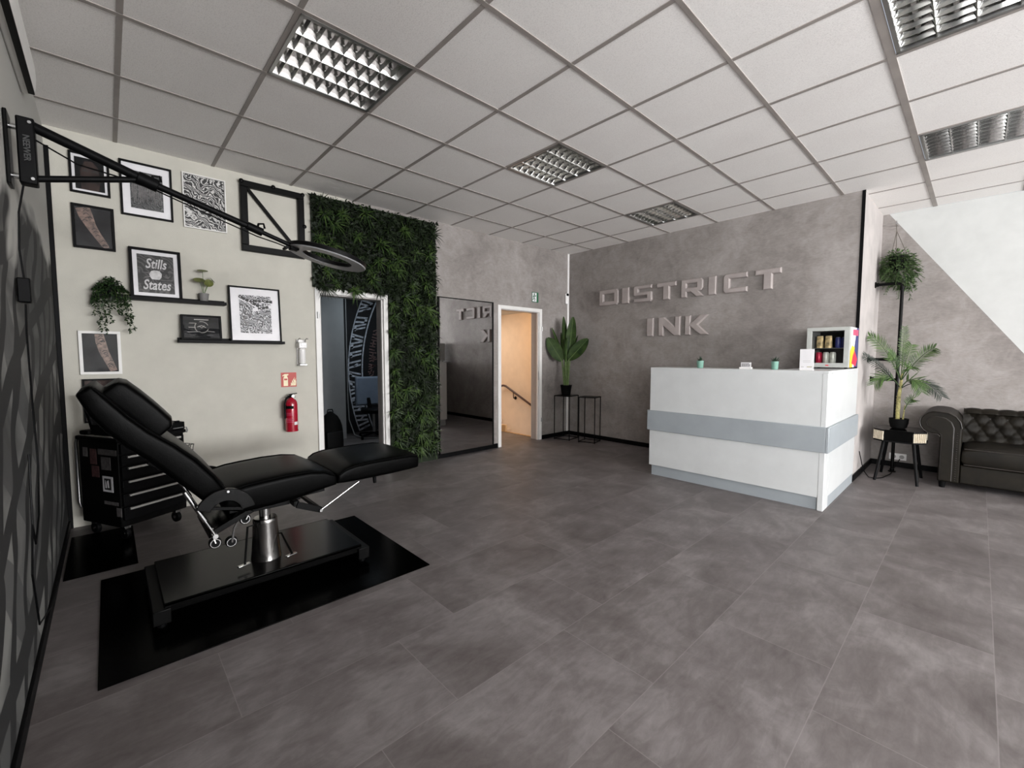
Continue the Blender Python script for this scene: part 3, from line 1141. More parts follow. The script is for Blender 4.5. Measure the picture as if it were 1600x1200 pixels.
for z0, z1, n in rows:
    if n == 1:
        drawer(0.012, TW - 0.012, z0, z1)
    else:
        drawer(0.012, 0.21, z0, z1)
        drawer(0.225, TW - 0.012, z0, z1)
mk('top_box', G().box(0.225, TW + 0.005, 0.0, 0.30, 0.728, 0.785), M['black'], bevel=0.004, **L)
for z, x0, x1 in ((0.757, 0.255, 0.335), (0.742, 0.355, 0.43)):
    mk('top_box_handle', G().bar((x0, -0.006, z), (x1, -0.006, z), 0.008, 0.008), M['steel'], bevel=0.002, **L)
for x in (0.28, 0.38):
    mk('latch', G().box(x, x + 0.03, 0.0, 0.02, 0.785, 0.797), M['black'], bevel=0.002, **L)
mk('push_handle', G().tube([(0.03, TD + 0.07, 0.18), (0.03, TD + 0.09, 0.22), (0.03, TD + 0.09, 0.66), (0.03, TD + 0.07, 0.70)], 0.010, 10), M['steel'], **L)
for (x, y) in ((0.05, 0.05), (0.39, 0.05), (0.05, 0.38), (0.39, 0.38)):
    w = mk('caster', G().cyl((x - .014, y + .01, 0.042), (x + .014, y + .01, 0.042), 0.042, n=22), M['black'], bevel=0.006, **L)
    mk('fork', G().box(x - .02, x + .02, y - .015, y + .03, 0.075, 0.10), M['chrome'], w, local=True, bevel=0.003)
    mk('hub', G().cyl((x - .016, y + .01, 0.042), (x + .016, y + .01, 0.042), 0.012, n=14), M['chrome'], w, local=True)
# stickers on the end panel (x = 0 face)
for y0, y1, z0, z1, mm in ((0.02, 0.22, 0.605, 0.645, 'decal'), (0.24, 0.31, 0.53, 0.64, 'decal_red'), (0.09, 0.19, 0.50, 0.59, 'decal'), (0.34, 0.39, 0.58, 0.645, 'decal'), (0.22, 0.30, 0.44, 0.52, 'decal_red')):
    mk('sticker', G().box(-0.002, 0.0005, y0, y1, z0, z1), M[mm], smooth=False, **L)
o = mk('sticker', G().box(-0.002, 0.0005, 0.075, 0.185, 0.345, 0.455), M['paper'], smooth=False, **L)
g = G()
g.prism([(0.095, 0.36), (0.165, 0.36), (0.165, 0.44), (0.095, 0.44)], 'x', -0.003, -0.0015)
mk('sticker_print', g, M['ink'], o, local=True, smooth=False)
g = G()
g.prism([(0.112, 0.375), (0.128, 0.375), (0.135, 0.42), (0.118, 0.43)], 'x', -0.004, -0.0028)
g.prism([(0.14, 0.372), (0.155, 0.372), (0.152, 0.428), (0.142, 0.40)], 'x', -0.004, -0.0028)
mk('sticker_figure', g, M['paper'], o, local=True, smooth=False)
mk('sticker', G().box(-0.002, 0.0005, 0.03, 0.18, 0.255, 0.278), M['decal'], smooth=False, **L)
mk('sticker', G().box(-0.002, 0.0005, 0.0, 0.05, 0.18, 0.24), M['decal'], smooth=False, **L)
g = G()
for k in range(9):
    x = TW + 0.005 + 0.05 * (k % 3) / 2
    yy = 0.0 + 0.1 * (k // 3) / 2
    g.tube([(TW + .012 + (x - TW) * .7, yy + .01, 0.50), (x + .012, yy, 0.595)], 0.0022, 6)
for z, f in ((0.50, 0.7), (0.55, .85), (0.595, 1.0)):
    g.tube([(TW + .008, 0, z), (TW + .008 + .06 * f, 0, z), (TW + .008 + .06 * f, 0.1, z), (TW + .008, 0.1, z)], 0.0026, 6, closed=True)
mk('wire_basket', g, M['black_metal'], **L)
mk('side_hook', G().tube([(TW + .004, 0.03, 0.735), (TW + .03, 0.02, 0.735), (TW + .036, 0.02, 0.71), (TW + .026, 0.02, 0.695)], 0.006, 8), M['steel'], **L)


def ontr(x, y, z):
    a = R(118)
    return (0.785 + x * math.cos(a) - y * math.sin(a), -0.715 + x * math.sin(a) + y * math.cos(a), z + 0.005)


t = thing('storage_box', 'small black box with a pale rim lying on the tool trolley', 'box', ontr(0.10, 0.22, 0.733), R(118))
mk('tub', G().box(-0.08, 0.06, -0.12, 0.10, 0.0, 0.075), M['black'], t, local=True, bevel=0.008)
mk('lid_edge', G().box(-0.083, -0.079, -0.1, 0.0, 0.062, 0.066), M['sheet'], t, local=True, smooth=False)
t = tag(mk('paper_sheet', G().box(0.0, 0.215, 0.06, 0.43, 0.0, 0.003), M['sheet'], smooth=False), 'pale grey paper sheet spread on top of the tool trolley', 'paper')
t.location, t.rotation_euler = ontr(0, 0, 0.729), (0, 0, R(118))
t = thing('machine_stand', 'black angled tablet arm standing at the back of the tool trolley by the mural', 'stand', ontr(0.065, 0.385, 0.732), R(118))
mk('foot', G().box(-0.06, 0.05, -0.05, 0.05, 0.0, 0.03), M['black'], t, local=True, bevel=0.008)
mk('arm', G().bar((-0.0, -0.02, 0.03), (-0.0, 0.075, 0.255), 0.04, 0.035, up=(0, 1, 0)), M['black'], t, local=True, bevel=0.006)
mk('clamp', G().box(-0.03, 0.03, 0.03, 0.10, 0.245, 0.275), M['black'], t, local=True, bevel=0.005)

# ------------------------------------------------------------------ ring lamp on its wall boom
rl = thing('ring_light', 'black wall-mounted ring lamp on a long boom arm, reaching out over the chair', 'ring lamp', (2.0, MY, 2.15))
X = 2.0
g = G().box(X - 0.05, X + 0.05, MY + 0.002, MY + 0.014, 2.005, 2.30)
mk('wall_plate', g, M['black_metal'], rl, bevel=0.003)
g = G()
for z in (2.05, 2.25):
    g.cyl((X, MY + 0.01, z), (X, -0.962, z), 0.012, n=12)
mk('hinge_pin', g, M['chrome'], rl)
o = mk('arm_bracket', G().box(X - 0.03, X + 0.03, -0.976, -0.922, 2.02, 2.292), M['black'], rl, bevel=0.006)
g = G().text('NEEWER', 0.027, (X + 0.0305, -0.949, 2.165), (0, 0, -1), (0, 1, 0), 0.0008, bold=0.0006)
mk('lettering', g, pm('faded_lettering', (70, 70, 70), 0.6, spec=0.1), o, smooth=False)
for z in (2.042, 2.272):
    mk('bolt', G().cyl((X + .03, -0.936, z), (X + .034, -0.936, z), 0.006, n=10), M['steel'], o)
A0, A1, A2, A3 = Vector((X, -0.93, 2.268)), Vector((X, -0.55, 2.135)), Vector((X, -0.10, 2.000)), Vector((X, 0.105, 1.936))
mk('outer_tube', G().cyl(A0, A1, 0.021, n=16), M['black'], rl)
mk('middle_tube', G().cyl(A1, A2, 0.0165, n=16), M['black'], rl)
mk('inner_tube', G().cyl(A2, A3, 0.012, n=16), M['black'], rl)
for p, s in ((A1, 0.030), (A2, 0.022)):
    d = (A3 - A0).normalized()
    o = mk('tube_clamp', G().cyl(p - d * 0.05, p + d * 0.03, s, n=16), M['black'], rl, bevel=0.003)
    mk('clamp_knob', G().tube([p + Vector((0, 0, 0.0)), p + Vector((0, 0.01, 0.035)), p + Vector((0, 0.035, 0.04)), p + Vector((0, 0.04, 0.015))], 0.006, 8), M['black'], o)
mk('support_strut', G().cyl((X, -0.93, 2.052), (X, -0.60, 2.138), 0.0135, n=14), M['black'], rl)
g = G().box(X - .022, X + .022, 0.065, 0.115, 1.918, 1.952)
mk('swivel_joint', g, M['black'], rl, bevel=0.006)
g = G().cyl((X - .03, 0.045, 1.925), (X + .03, 0.045, 1.925), 0.009, n=12)
mk('wing_screw', g, M['black'], rl)
# the ring itself, tipped so that its face looks down
rc = Vector((X, 0.285, 1.900))
zn = Vector((0.0698, 0.2074, 0.9758)).normalized()
rot = zn.to_track_quat('Z', 'Y').to_matrix().to_4x4()
Mx = Matrix.Translation(rc) @ rot


def ringprof(pr, n=64):
    g = G()
    rings = []
    for k in range(n):
        a = 2 * math.pi * k / n
        rings.append([(r * math.cos(a), r * math.sin(a), z) for r, z in pr])
    g.loft(rings, caps=False, closed=True)
    return g.xf(Mx)


mk('ring_housing', ringprof([(0.142, 0.0), (0.142, 0.022), (0.152, 0.028), (0.215, 0.028), (0.226, 0.022), (0.226, 0.0)]), M['black'], rl)
mk('ring_diffuser', ringprof([(0.142, 0.0), (0.146, -0.006), (0.222, -0.006), (0.226, 0.0)]), M['grey_diff'], rl)
mk('ring_yoke', G().bar((X, 0.075, 1.945), (X, 0.12, 1.955), 0.05, 0.03), M['black'], rl, bevel=0.005)
cab = [A0 + Vector((0, 0.0, -0.05)), (X, -0.80, 2.15), (X, -0.68, 2.135), A1 + Vector((0, 0.02, -0.03)), (X, -0.35, 2.045), A2 + Vector((0, 0, -0.035)), (X, 0.0, 1.945), A3 + Vector((0, 0, -0.02))]
mk('cable', G().tube(cab, 0.0035, 6), M['black'], rl)
g = G().tube([(X, -0.965, 2.03), (X + .01, -0.985, 1.9), (X, -0.992, 1.75), (X, -0.985, 1.63)], 0.0035, 6)
g.tube([(X, -0.985, 1.52), (X - .02, -0.99, 1.40), (X - .10, -0.995, 1.10), (X - .12, -0.993, 0.80), (X - .02, -0.992, 0.60), (X + .14, -0.992, 0.52), (X + .20, -0.992, 0.62), (X + .16, -0.992, 0.90)], 0.0035, 6)
g.tube([(X + .2, -0.992, 0.62), (X + .3, -0.992, 0.45), (X + .2, -0.992, 0.2), (X - .2, -0.99, 0.1), (X - .6, -0.99, 0.07)], 0.0035, 6)
mk('power_cable', g, M['black'], rl)
mk('power_adapter', G().box(X - 0.03, X + 0.03, -1.005, -0.965, 1.525, 1.628), M['black'], rl, bevel=0.005)

# long white unit high on the mural wall
t = thing('air_conditioner', 'rounded pale unit mounted high on the mural wall beside the ring lamp boom', 'air conditioner', (1.85, MY, 2.68))
prof = [(MY, 2.875), (MY + 0.03, 2.875), (MY + 0.048, 2.86), (MY + 0.056, 2.82), (MY + 0.058, 2.76), (MY + 0.054, 2.70), (MY + 0.04, 2.672), (MY, 2.67)]
mk('casing', G().prism(prof, 'x', 1.30, 2.35), M['white'], t, bevel=0.008, seg=3)
mk('air_slot', G().box(1.34, 2.31, MY + 0.028, MY + 0.052, 2.662, 2.672), M['black'], t)
# ------------------------------------------------------------------ framed pictures on the cream wall
def picture(label, y0, y1, z0, z1, fw=0.014, fd=0.022, frame='black', margin=None, printm='print_dark', art=None, lean=None, name='framed_picture', mount='paper', glass=True):
    """built upright against the wall plane; lean=(foot distance from wall, angle) for one standing on a ledge"""
    W, H = y1 - y0, z1 - z0
    if lean:
        loc = (GX + lean[0], (y0 + y1) / 2, z0)
    else:
        loc = (GX + 0.001, (y0 + y1) / 2, z0)
    t = thing(name, label, 'picture', loc)
    if lean:
        t.rotation_euler = (0, -lean[1], 0)
    K = dict(parent=t, local=True)
    h = W / 2
    g = G()
    for a, b, c, d in ((-h, h, 0, fw), (-h, h, H - fw, H), (-h, -h + fw, fw, H - fw), (h - fw, h, fw, H - fw)):
        g.box(0, fd, a, b, c, d)
    mk('frame', g, M[frame], bevel=0.0015, smooth=False, **K)
    mk('backing', G().box(0.001, 0.006, -h + fw, h - fw, fw, H - fw), M[mount], smooth=False, **K)
    if margin:
        ml, mr, mb, mt = margin
    else:
        ml = mr = mb = mt = 0.0
    a, b, c, d = -h + fw + ml, h - fw - mr, fw + mb, H - fw - mt
    p = mk('print', G().box(0.0062, 0.0075, a, b, c, d), M[printm], smooth=False, **K)
    if art:
        art(p, a, b, c, d)
    if glass:
        mk('glass', G().quad((fd - .006, -h + fw, fw), (fd - .006, h - fw, fw), (fd - .006, h - fw, H - fw), (fd - .006, -h + fw, H - fw)), M['glass'], smooth=False, **K)
    return t


def lay(p, name, polys, m, dx=0.0, mats=None):
    g = G()
    for k, q in enumerate(polys):
        g.prism(q, 'x', 0.0076 + dx, 0.0082 + dx)
    return mk(name, g, M[m], p, local=True, smooth=False)


def strokes(pts, w):
    """one closed outline for a brush stroke of varying width in the picture plane"""
    L, Rr = [], []
    n = len(pts)
    for i in range(n):
        a, b = pts[max(i - 1, 0)], pts[min(i + 1, n - 1)]
        dx, dy = b[0] - a[0], b[1] - a[1]
        l = math.hypot(dx, dy) or 1
        ww = w[i] if isinstance(w, (list, tuple)) else w
        nx, ny = -dy / l * ww / 2, dx / l * ww / 2
        L.append((pts[i][0] + nx, pts[i][1] + ny))
        Rr.append((pts[i][0] - nx, pts[i][1] - ny))
    return L + Rr[::-1]


def art_portrait(p, a, b, c, d):
    w, h = b - a, d - c
    P = lambda u, v: (a + w * u, c + h * v)
    lay(p, 'portrait', [[P(.2, .0), P(.78, .0), P(.86, .3), P(.8, .75), P(.6, .92), P(.35, .9), P(.18, .6)]], 'print_brown')
    lay(p, 'portrait_eyes', [strokes([P(.25, .58), P(.38, .63), P(.48, .58)], .012), strokes([P(.56, .58), P(.68, .63), P(.8, .58)], .012), strokes([P(.40, .25), P(.52, .29), P(.64, .25)], .010)], 'ink', .0007)


def arm_art(tip_left):
    def f(p, a, b, c, d):
        w, h = b - a, d - c
        P = lambda u, v: (a + w * u, c + h * v)
        if tip_left:
            spine, wd = [P(.22, .98), P(.30, .78), P(.42, .55), P(.58, .32), P(.78, .08), P(.84, .01)], [w * .40, w * .40, w * .30, w * .24, w * .20, w * .14]
        else:
            spine, wd = [P(.48, .99), P(.52, .78), P(.60, .52), P(.74, .25), P(.86, .02)], [w * .26, w * .30, w * .28, w * .24, w * .22]
        lay(p, 'arm', [strokes(spine, wd)], 'skin')
        r = random.Random(3)
        q = []
        for k in range(14):
            u = r.random()
            i = min(int(u * (len(spine) - 1)), len(spine) - 2)
            f_ = u * (len(spine) - 1) - i
            x = spine[i][0] * (1 - f_) + spine[i + 1][0] * f_ + r.uniform(-.25, .25) * wd[i]
            y = spine[i][1] * (1 - f_) + spine[i + 1][1] * f_
            s = r.uniform(.008, .016)
            q.append(strokes([(x - s, y - s * .4), (x, y + s * .5), (x + s, y - s * .2)], .0045))
        lay(p, 'tattoo', q, 'ink', .0007)
    return f


def art_beard(p, a, b, c, d):
    w, h = b - a, d - c
    P = lambda u, v: (a + w * u, c + h * v)
    r = random.Random(8)
    q = []
    for k in range(16):
        u = .08 + .84 * k / 15
        q.append(strokes([P(u, .68), P(u + r.uniform(-.03, .03), .45), P(u + r.uniform(-.05, .05), .18)], [.006, .009, .004]))
    lay(p, 'beard_strands', q, 'decal')
    lay(p, 'hands', [strokes([P(.12, .78), P(.4, .74), P(.62, .80)], [.02, .03, .02]), strokes([P(.5, .70), P(.75, .74), P(.9, .66)], [.015, .026, .016])], 'decal', .0007)


def art_letters(l1, l2, blk=False):
    def f(p, a, b, c, d):
        w, h = b - a, d - c
        g = G()
        for txt, v in ((l1, .76), (l2, .20)):
            g.text(txt, h * .36, (0.0084, (a + b) / 2, c + h * v), (0, 1, 0), (0, 0, 1), 0.0008, shear=.25, bold=.002, sx=w / (h * .36 * .52 * len(txt)) * .98)
        mk('lettering', g, M['print_white'], p, local=True, smooth=False)
        P = lambda u, v: (a + w * u, c + h * v)
        lay(p, 'figure', [[P(.38, .36), P(.58, .36), P(.64, .42), P(.66, .52), P(.60, .585), P(.52, .60), P(.44, .60), P(.36, .57), P(.31, .49), P(.34, .41)]], 'print_white', .0002)
        hd = [P(.49 + .055 * math.cos(t), .655 + .055 * math.sin(t)) for t in [2 * math.pi * k / 14 for k in range(14)]]
        lay(p, 'figure_head', [hd], 'ink', .0006)
        r = random.Random(5)
        q = []
        for k in range(7):
            u = r.uniform(.05, .8)
            v = r.choice((r.uniform(.36, .62), r.uniform(.38, .6)))
            q.append(strokes([P(u, v), P(u + .12, v + r.uniform(-.06, .1)), P(u + .2, v + r.uniform(-.02, .06))], [.004, .009, .003]))
        lay(p, 'brush_strokes', q, 'decal', .0)
    return f


def art_tape(p, a, b, c, d):
    w, h = b - a, d - c
    P = lambda u, v: (a + w * u, c + h * v)
    tapes = [([P(-.03, .93), P(.3, .84), P(.62, .68)], 'CRIME SCENE'), ([P(.36, .86), P(.7, .86), P(1.02, .86)], 'CRIME SCENE'), ([P(.42, .62), P(.75, .68), P(1.0, .74)], 'SCENE')]
    for pts, txt in tapes:
        lay(p, 'tape', [strokes(pts, h * .095)], 'paper', .0004)
        m = pts[1]
        dx, dy = pts[2][0] - pts[0][0], pts[2][1] - pts[0][1]
        l = math.hypot(dx, dy)
        rt = Vector((0, dx / l, dy / l))
        g = G().text(txt, h * .085, (0.0090, m[0], m[1]), rt, (0, -rt.z, rt.y), 0.0006, bold=.003)
        mk('tape_lettering', g, M['ink'], p, local=True, smooth=False)
    r = random.Random(12)
    q = []
    for k in range(18):
        u, v = r.uniform(.05, .85), r.uniform(.03, .55)
        q.append(strokes([P(u, v), P(u + r.uniform(-.06, .1), v + r.uniform(.03, .09)), P(u + r.uniform(.0, .14), v + r.uniform(.0, .12))], [.003, .008, .003]))
    lay(p, 'shading', q, 'decal', .0002)


def art_ringlogo(p, a, b, c, d):
    w, h = b - a, d - c
    P = lambda u, v: (a + w * u, c + h * v)
    cx_, cz_ = a + w * .5, c + h * .52
    r_ = h * .27
    q = [strokes([(cx_ + r_ * math.cos(R(t)), cz_ + r_ * math.sin(R(t))) for t in range(s, s + 100, 10)], [.002] + [.005] * 8 + [.002]) for s in (20, 140, 255)]
    q += [strokes([P(.16, .70), P(.36, .70)], .004), strokes([P(.14, .50), P(.34, .50)], .005), strokes([P(.10, .27), P(.46, .30)], .004), strokes([P(.66, .33), P(.86, .30)], .004), strokes([P(.38, .52), P(.5, .6), P(.62, .50)], .005), strokes([P(.42, .58), P(.5, .48), P(.58, .6)], .004)]
    lay(p, 'emblem', q, 'sheet')
    lay(p, 'heading', [strokes([P(.30, .88), P(.70, .88)], .008)], 'sheet')
    lay(p, 'small_print', [strokes([P(.16, .13), P(.34, .13)], .006), strokes([P(.62, .13), P(.82, .13)], .006)], 'print_dark')


picture('black framed dark face portrait with a white mount, topmost above the forearm picture', -0.887, -0.668, 2.506, 2.80, printm='print_black', margin=(.016, .016, .018, .018), art=art_portrait)
picture('black framed grey picture of a long beard in a wide white mount', -0.612, -0.290, 2.402, 2.823, margin=(.046, .046, .052, .052), printm='graf_d', art=art_beard)
picture('white framed black and white graffiti print below the ceiling', -0.222, 0.085, 2.382, 2.833, fw=.009, frame='white', printm='graf_a', glass=False)
picture('black framed photograph of a tattooed forearm on dark grey, above the trailing plant', -0.889, -0.656, 2.104, 2.425, fw=.017, printm='print_dark', art=arm_art(True))
picture('white framed photograph of a tattooed arm, hanging under the trailing plant', -0.895, -0.659, 1.158, 1.489, fw=.020, frame='white', printm='print_dark', art=arm_art(False))
picture('black framed picture half hidden behind the chair headrest', -0.889, -0.664, 0.79, 1.124, fw=.012, printm='print_brown', art=art_portrait)
picture('black framed blackletter poster standing on the upper ledge', -0.585, -0.260, 1.757, 2.158, fw=.020, fd=.02, margin=(.028, .028, .028, .028), printm='graf_b', art=art_letters('Stills', 'States'), lean=(.055, R(5)))
picture('small black certificate with a ring emblem standing on the lower ledge', -0.280, 0.006, 1.437, 1.647, fw=.016, fd=.02, printm='print_black', art=art_ringlogo, lean=(.055, R(6)))
picture('large white poster with police tape drawing standing on the lower ledge', 0.070, 0.486, 1.427, 1.928, fw=.013, fd=.02, margin=(.068, .066, .068, .062), printm='graf_c', art=art_tape, lean=(.055, R(4)))

# heavy square frame with a diagonal bar, bare wall inside
t = thing('square_frame', 'thick black square frame with a diagonal bar and bare wall inside', 'frame', (GX, 0.46, 2.25))
y0, y1, z0, z1, w = 0.193, 0.733, 2.252, 2.876, 0.056
g = G()
for a, b, c, d in ((y0, y1, z0, z0 + w), (y0, y1, z1 - w, z1), (y0, y0 + w, z0 + w, z1 - w), (y1 - w, y1, z0 + w, z1 - w)):
    g.box(GX + .001, GX + .045, a, b, c, d)
mk('frame', g, M['black_metal'], t, bevel=0.004)
mk('diagonal_bar', G().bar((GX + .022, y0 + w - .01, z1 - w + .01), (GX + .022, y1 - w + .01, z0 + w - .01), 0.026, 0.026, up=(1, 0, 0)), M['black_metal'], t, bevel=0.003)
for y, z in ((y0 + .012, z1 - .012), (y1 - .012, z1 - .012), ((y0 + y1) / 2, z1 - .004), (y1 - .003, (z0 + z1) / 2)):
    mk('corner_stud', G().sphere((GX + .046, y, z), 0.019, sc=(.5, 1, 1)), M['black_metal'], t)

# picture ledges
def ledge(label, y0, y1, z):
    t = thing('picture_ledge', label, 'shelf', (GX, (y0 + y1) / 2, z))
    mk('board', G().box(GX + .001, GX + .105, y0, y1, z - .024, z - .010), M['black'], t, bevel=0.002)
    mk('back_strip', G().box(GX + .001, GX + .012, y0, y1, z - .010, z + .02), M['black'], t, bevel=0.002)
    mk('front_lip', G().box(GX + .097, GX + .107, y0, y1, z - .024, z + .002), M['black'], t, bevel=0.002)


ledge('upper black picture ledge carrying the blackletter poster and two plants', -0.80, 0.044, 1.764)
ledge('lower black picture ledge carrying the tape poster and the certificate', -0.303, 0.503, 1.434)

# round-leaved plant in a grey pot
t = thing('potted_pilea', 'small grey pot with a few round green leaves on the upper ledge', 'plant', (GX + .055, -0.112, 1.755))
bx0, by0, bz0 = GX + .055, -0.112, 1.755
mk('pot', G().lathe([(.026, 0), (.029, .01), (.036, .065), (.038, .072), (.038, .078), (.033, .078), (.032, .066)], (bx0, by0, bz0), 24), M['pot_grey'], t)
mk('soil', G().cyl((bx0, by0, bz0 + .06), (bx0, by0, bz0 + .067), .032, n=20), M['soil'], t)


def disc_leaf(c, nrm, r):
    nrm = Vector(nrm).normalized()
    u = nrm.orthogonal().normalized()
    v = nrm.cross(u)
    g = G()
    n = 18
    vs = [Vector(c) - nrm * .003]
    for rr, dz in ((.55, 0), (1.0, .004)):
        for k in range(n):
            a = 2 * math.pi * k / n
            vs.append(Vector(c) + (u * math.cos(a) * 1.08 + v * math.sin(a)) * r * rr + nrm * dz)
    fs = [(0, 1 + k, 1 + (k + 1) % n) for k in range(n)] + [(1 + k, 1 + n + k, 1 + n + (k + 1) % n, 1 + (k + 1) % n) for k in range(n)]
    g.add(vs, fs)
    return g


for c, nr_, r in (((.01, -.003, .265), (.35, -.05, .9), .038), ((.02, -.032, .182), (.55, -.1, .8), .040), ((.03, .034, .165), (.95, .1, .35), .034), ((.0, .066, .195), (.2, .75, .65), .030)):
    c = Vector(c) + Vector((bx0, by0, bz0))
    o = mk('leaf', disc_leaf(c, nr_, r), M['pilea_leaf'], t)
    mk('stalk', G().tube([(bx0, by0, bz0 + .06), ((bx0 + c.x) / 2, by0 * .6 + c.y * .4, (bz0 + .06) * .45 + c.z * .55), c], .0022, 6), M['stem'], o)

# trailing plant at the end of the upper ledge
t = thing('trailing_plant', 'dark trailing plant spilling off the end of the upper ledge', 'plant', (GX + .06, -0.70, 1.755))
px0, py0, pz0 = GX + .06, -0.70, 1.755
mk('pot', G().lathe([(.032, 0), (.042, .075), (.044, .08), (.038, .08)], (px0, py0, pz0), 20), M['black'], t)
rnd = random.Random(21)


def small_leaf(g, p, size, r, out=(1, 0, 0)):
    d = Vector((r.uniform(-1, 1) + out[0] * .5, r.uniform(-1, 1) + out[1] * .5, r.uniform(-.8, .6) + out[2] * .5))
    g.leaf(p, d, (r.uniform(-1, 1), r.uniform(-1, 1), 1), size * r.uniform(.7, 1.3), size * r.uniform(.45, .65), r.uniform(0, .3), 2)


g = G()
for k in range(420):
    a, rr = rnd.uniform(0, 2 * math.pi), rnd.random() ** .5
    p = (px0 + .065 * rr * math.cos(a), py0 + .085 * rr * math.sin(a), pz0 + .03 + .10 * (1 - rr * rr) * rnd.random() + .02)
    if p[0] < GX + .005:
        continue
    small_leaf(g, p, .03, rnd, (.4, 0, .3))
for k in range(160):
    a = rnd.uniform(-.5 * math.pi, .5 * math.pi)
    p = (px0 + .07 * math.cos(a), py0 + .1 * math.sin(a), pz0 + rnd.uniform(-.06, .05))
    small_leaf(g, p, .03, rnd, (.5, 0, -.3))
mk('foliage', g, M['vine_leaf'], t)['kind'] = 'stuff'
for yb, ln, sp in ((-.065, .29, .0), (-.045, .31, .01), (-.025, .22, .02), (.005, .13, 0), (.075, .22, .01), (.088, .30, .015), (.10, .26, .02), (-.085, .17, -.01), (.055, .16, .0), (.03, .15, .01)):
    g = G()
    sx_ = px0 + .055 + rnd.uniform(-.01, .015)
    pts = [(sx_ - .03, py0 + yb * .6, pz0 + .06), (sx_, py0 + yb, pz0 + .02)]
    for q in range(1, 9):
        pts.append((sx_ + .006 * math.sin(q * 1.3), py0 + yb + sp * q / 8 + .006 * math.sin(q * 2.1 + yb * 40), pz0 + .02 - ln * q / 8))
    g.tube(pts, .0012, 5)
    st = g
    lf = G()
    for q in range(int(ln * 260)):
        f = rnd.random()
        i = 1 + min(int(f * 8), 7)
        p = Vector(pts[i]).lerp(Vector(pts[min(i + 1, 9)]), f * 8 - int(f * 8))
        small_leaf(lf, p, .021, rnd, (.2, 0, -.3))
    o = mk('vine', lf, M['vine_leaf'], t)
    mk('vine_stem', st, M['stem'], o)

# disinfectant dispenser, fire sign, extinguisher
t = thing('soap_dispenser', 'white wall dispenser with an elbow lever, above the red fire sign', 'dispenser', (GX, 0.668, 1.2))
mk('back_plate', G().box(GX + .001, GX + .012, 0.632, 0.708, 1.205, 1.46), M['plastic_white'], t, bevel=0.003)
mk('housing', G().box(GX + .01, GX + .085, 0.632, 0.708, 1.375, 1.435), M['plastic_white'], t, bevel=0.008)
mk('pump_head', G().box(GX + .03, GX + .088, 0.652, 0.69, 1.398, 1.425), M['steel'], t, bevel=0.003)
mk('bottle', G().lathe([(.026, 0), (.03, .006), (.03, .14), (.018, .155)], (GX + .048, 0.67, 1.222), 20), M['plastic_white'], t)
mk('drip_tray', G().box(GX + .01, GX + .085, 0.634, 0.706, 1.203, 1.222), M['steel'], t, bevel=0.004)
for y in (0.636, 0.704):
    mk('elbow_lever', G().tube([(GX + .03, y, 1.43), (GX + .05, y, 1.462), (GX + .10, y, 1.47), (GX + .125, y, 1.462)], .0045, 8), M['steel'], t)
t = thing('fire_sign', 'square red sign with a pale extinguisher and flames', 'sign', (GX, 0.553, 0.99))
mk('plate', G().box(GX + .001, GX + .004, 0.484, 0.623, 0.996, 1.137), M['sign_red'], t, smooth=False)
g = G()
cx_ = 0.525
g.prism([(cx_ - .02, 1.006), (cx_ + .02, 1.006), (cx_ + .02, 1.085), (cx_ + .013, 1.1), (cx_ + .013, 1.106), (cx_ + .026, 1.112), (cx_ + .026, 1.122), (cx_ - .01, 1.122), (cx_ - .03, 1.108), (cx_ - .028, 1.10), (cx_ - .012, 1.106), (cx_ - .013, 1.1), (cx_ - .02, 1.085)], 'x', GX + .004, GX + .0048)
mk('extinguisher_symbol', g, M['sign_cream'], t, smooth=False)
mk('symbol_band', G().box(GX + .0049, GX + .0054, cx_ - .014, cx_ + .014, 1.062, 1.078), M['sign_red'], t, smooth=False)
g = G()
for k, (yy, hh) in enumerate(((0.572, .035), (0.583, .062), (0.596, .085), (0.608, .075))):
    g.prism([(yy - .005, 1.008), (yy + .007, 1.008), (yy + .011, 1.008 + hh * .5), (yy + .006, 1.008 + hh * .75), (yy + .012, 1.008 + hh), (yy - .002, 1.008 + hh * .7), (yy + .001, 1.008 + hh * .4)], 'x', GX + .004, GX + .0048)
mk('flame_symbol', g, M['sign_cream'], t, smooth=False)
t = thing('fire_extinguisher', 'red fire extinguisher hanging on the cream wall beside the doorway', 'fire extinguisher', (GX + .075, 0.548, 0.57))
ex, ey = GX + .072, 0.548
mk('cylinder', G().lathe([(.048, .572), (.055, .58), (.056, .60), (.056, .83), (.052, .855), (.040, .875), (.022, .886), (.018, .895)], (ex, ey, 0), 32), M['red'], t)
mk('foot_ring', G().lathe([(.057, .568), (.057, .585), (.05, .585)], (ex, ey, 0), 28), M['red'], t)
mk('valve', G().lathe([(.016, .893), (.016, .915), (.011, .93)], (ex, ey, 0), 16), M['black'], t)
g = G()
g.bar((ex, ey - .02, .925), (ex, ey + .055, .935), .016, .007)
g.bar((ex, ey - .03, .915), (ex, ey + .04, .90), .014, .006)
mk('lever', g, M['black'], t, bevel=0.002)
mk('gauge', G().cyl((ex + .014, ey + .012, .91), (ex + .026, ey + .012, .91), .013, n=16), M['steel'], t)
mk('hose', G().tube([(ex, ey - .014, .905), (ex + .01, ey - .045, .895), (ex + .02, ey - .062, .84), (ex + .02, ey - .062, .70)], .008, 10), M['black'], t)
def exlab(name, a0, a1, bands, m, dr=.0007):
    g = G()
    n = 12
    for za, zb in bands:
        rings = []
        for k in range(n + 1):
            a = R(a0 + (a1 - a0) * k / n)
            rings.append([(ex + (.056 + dr) * math.cos(a), ey + (.056 + dr) * math.sin(a), z) for z in (za, zb)])
        for p, q in zip(rings, rings[1:]):
            g.quad(p[0], q[0], q[1], p[1])
    mk(name, g, M[m], t)


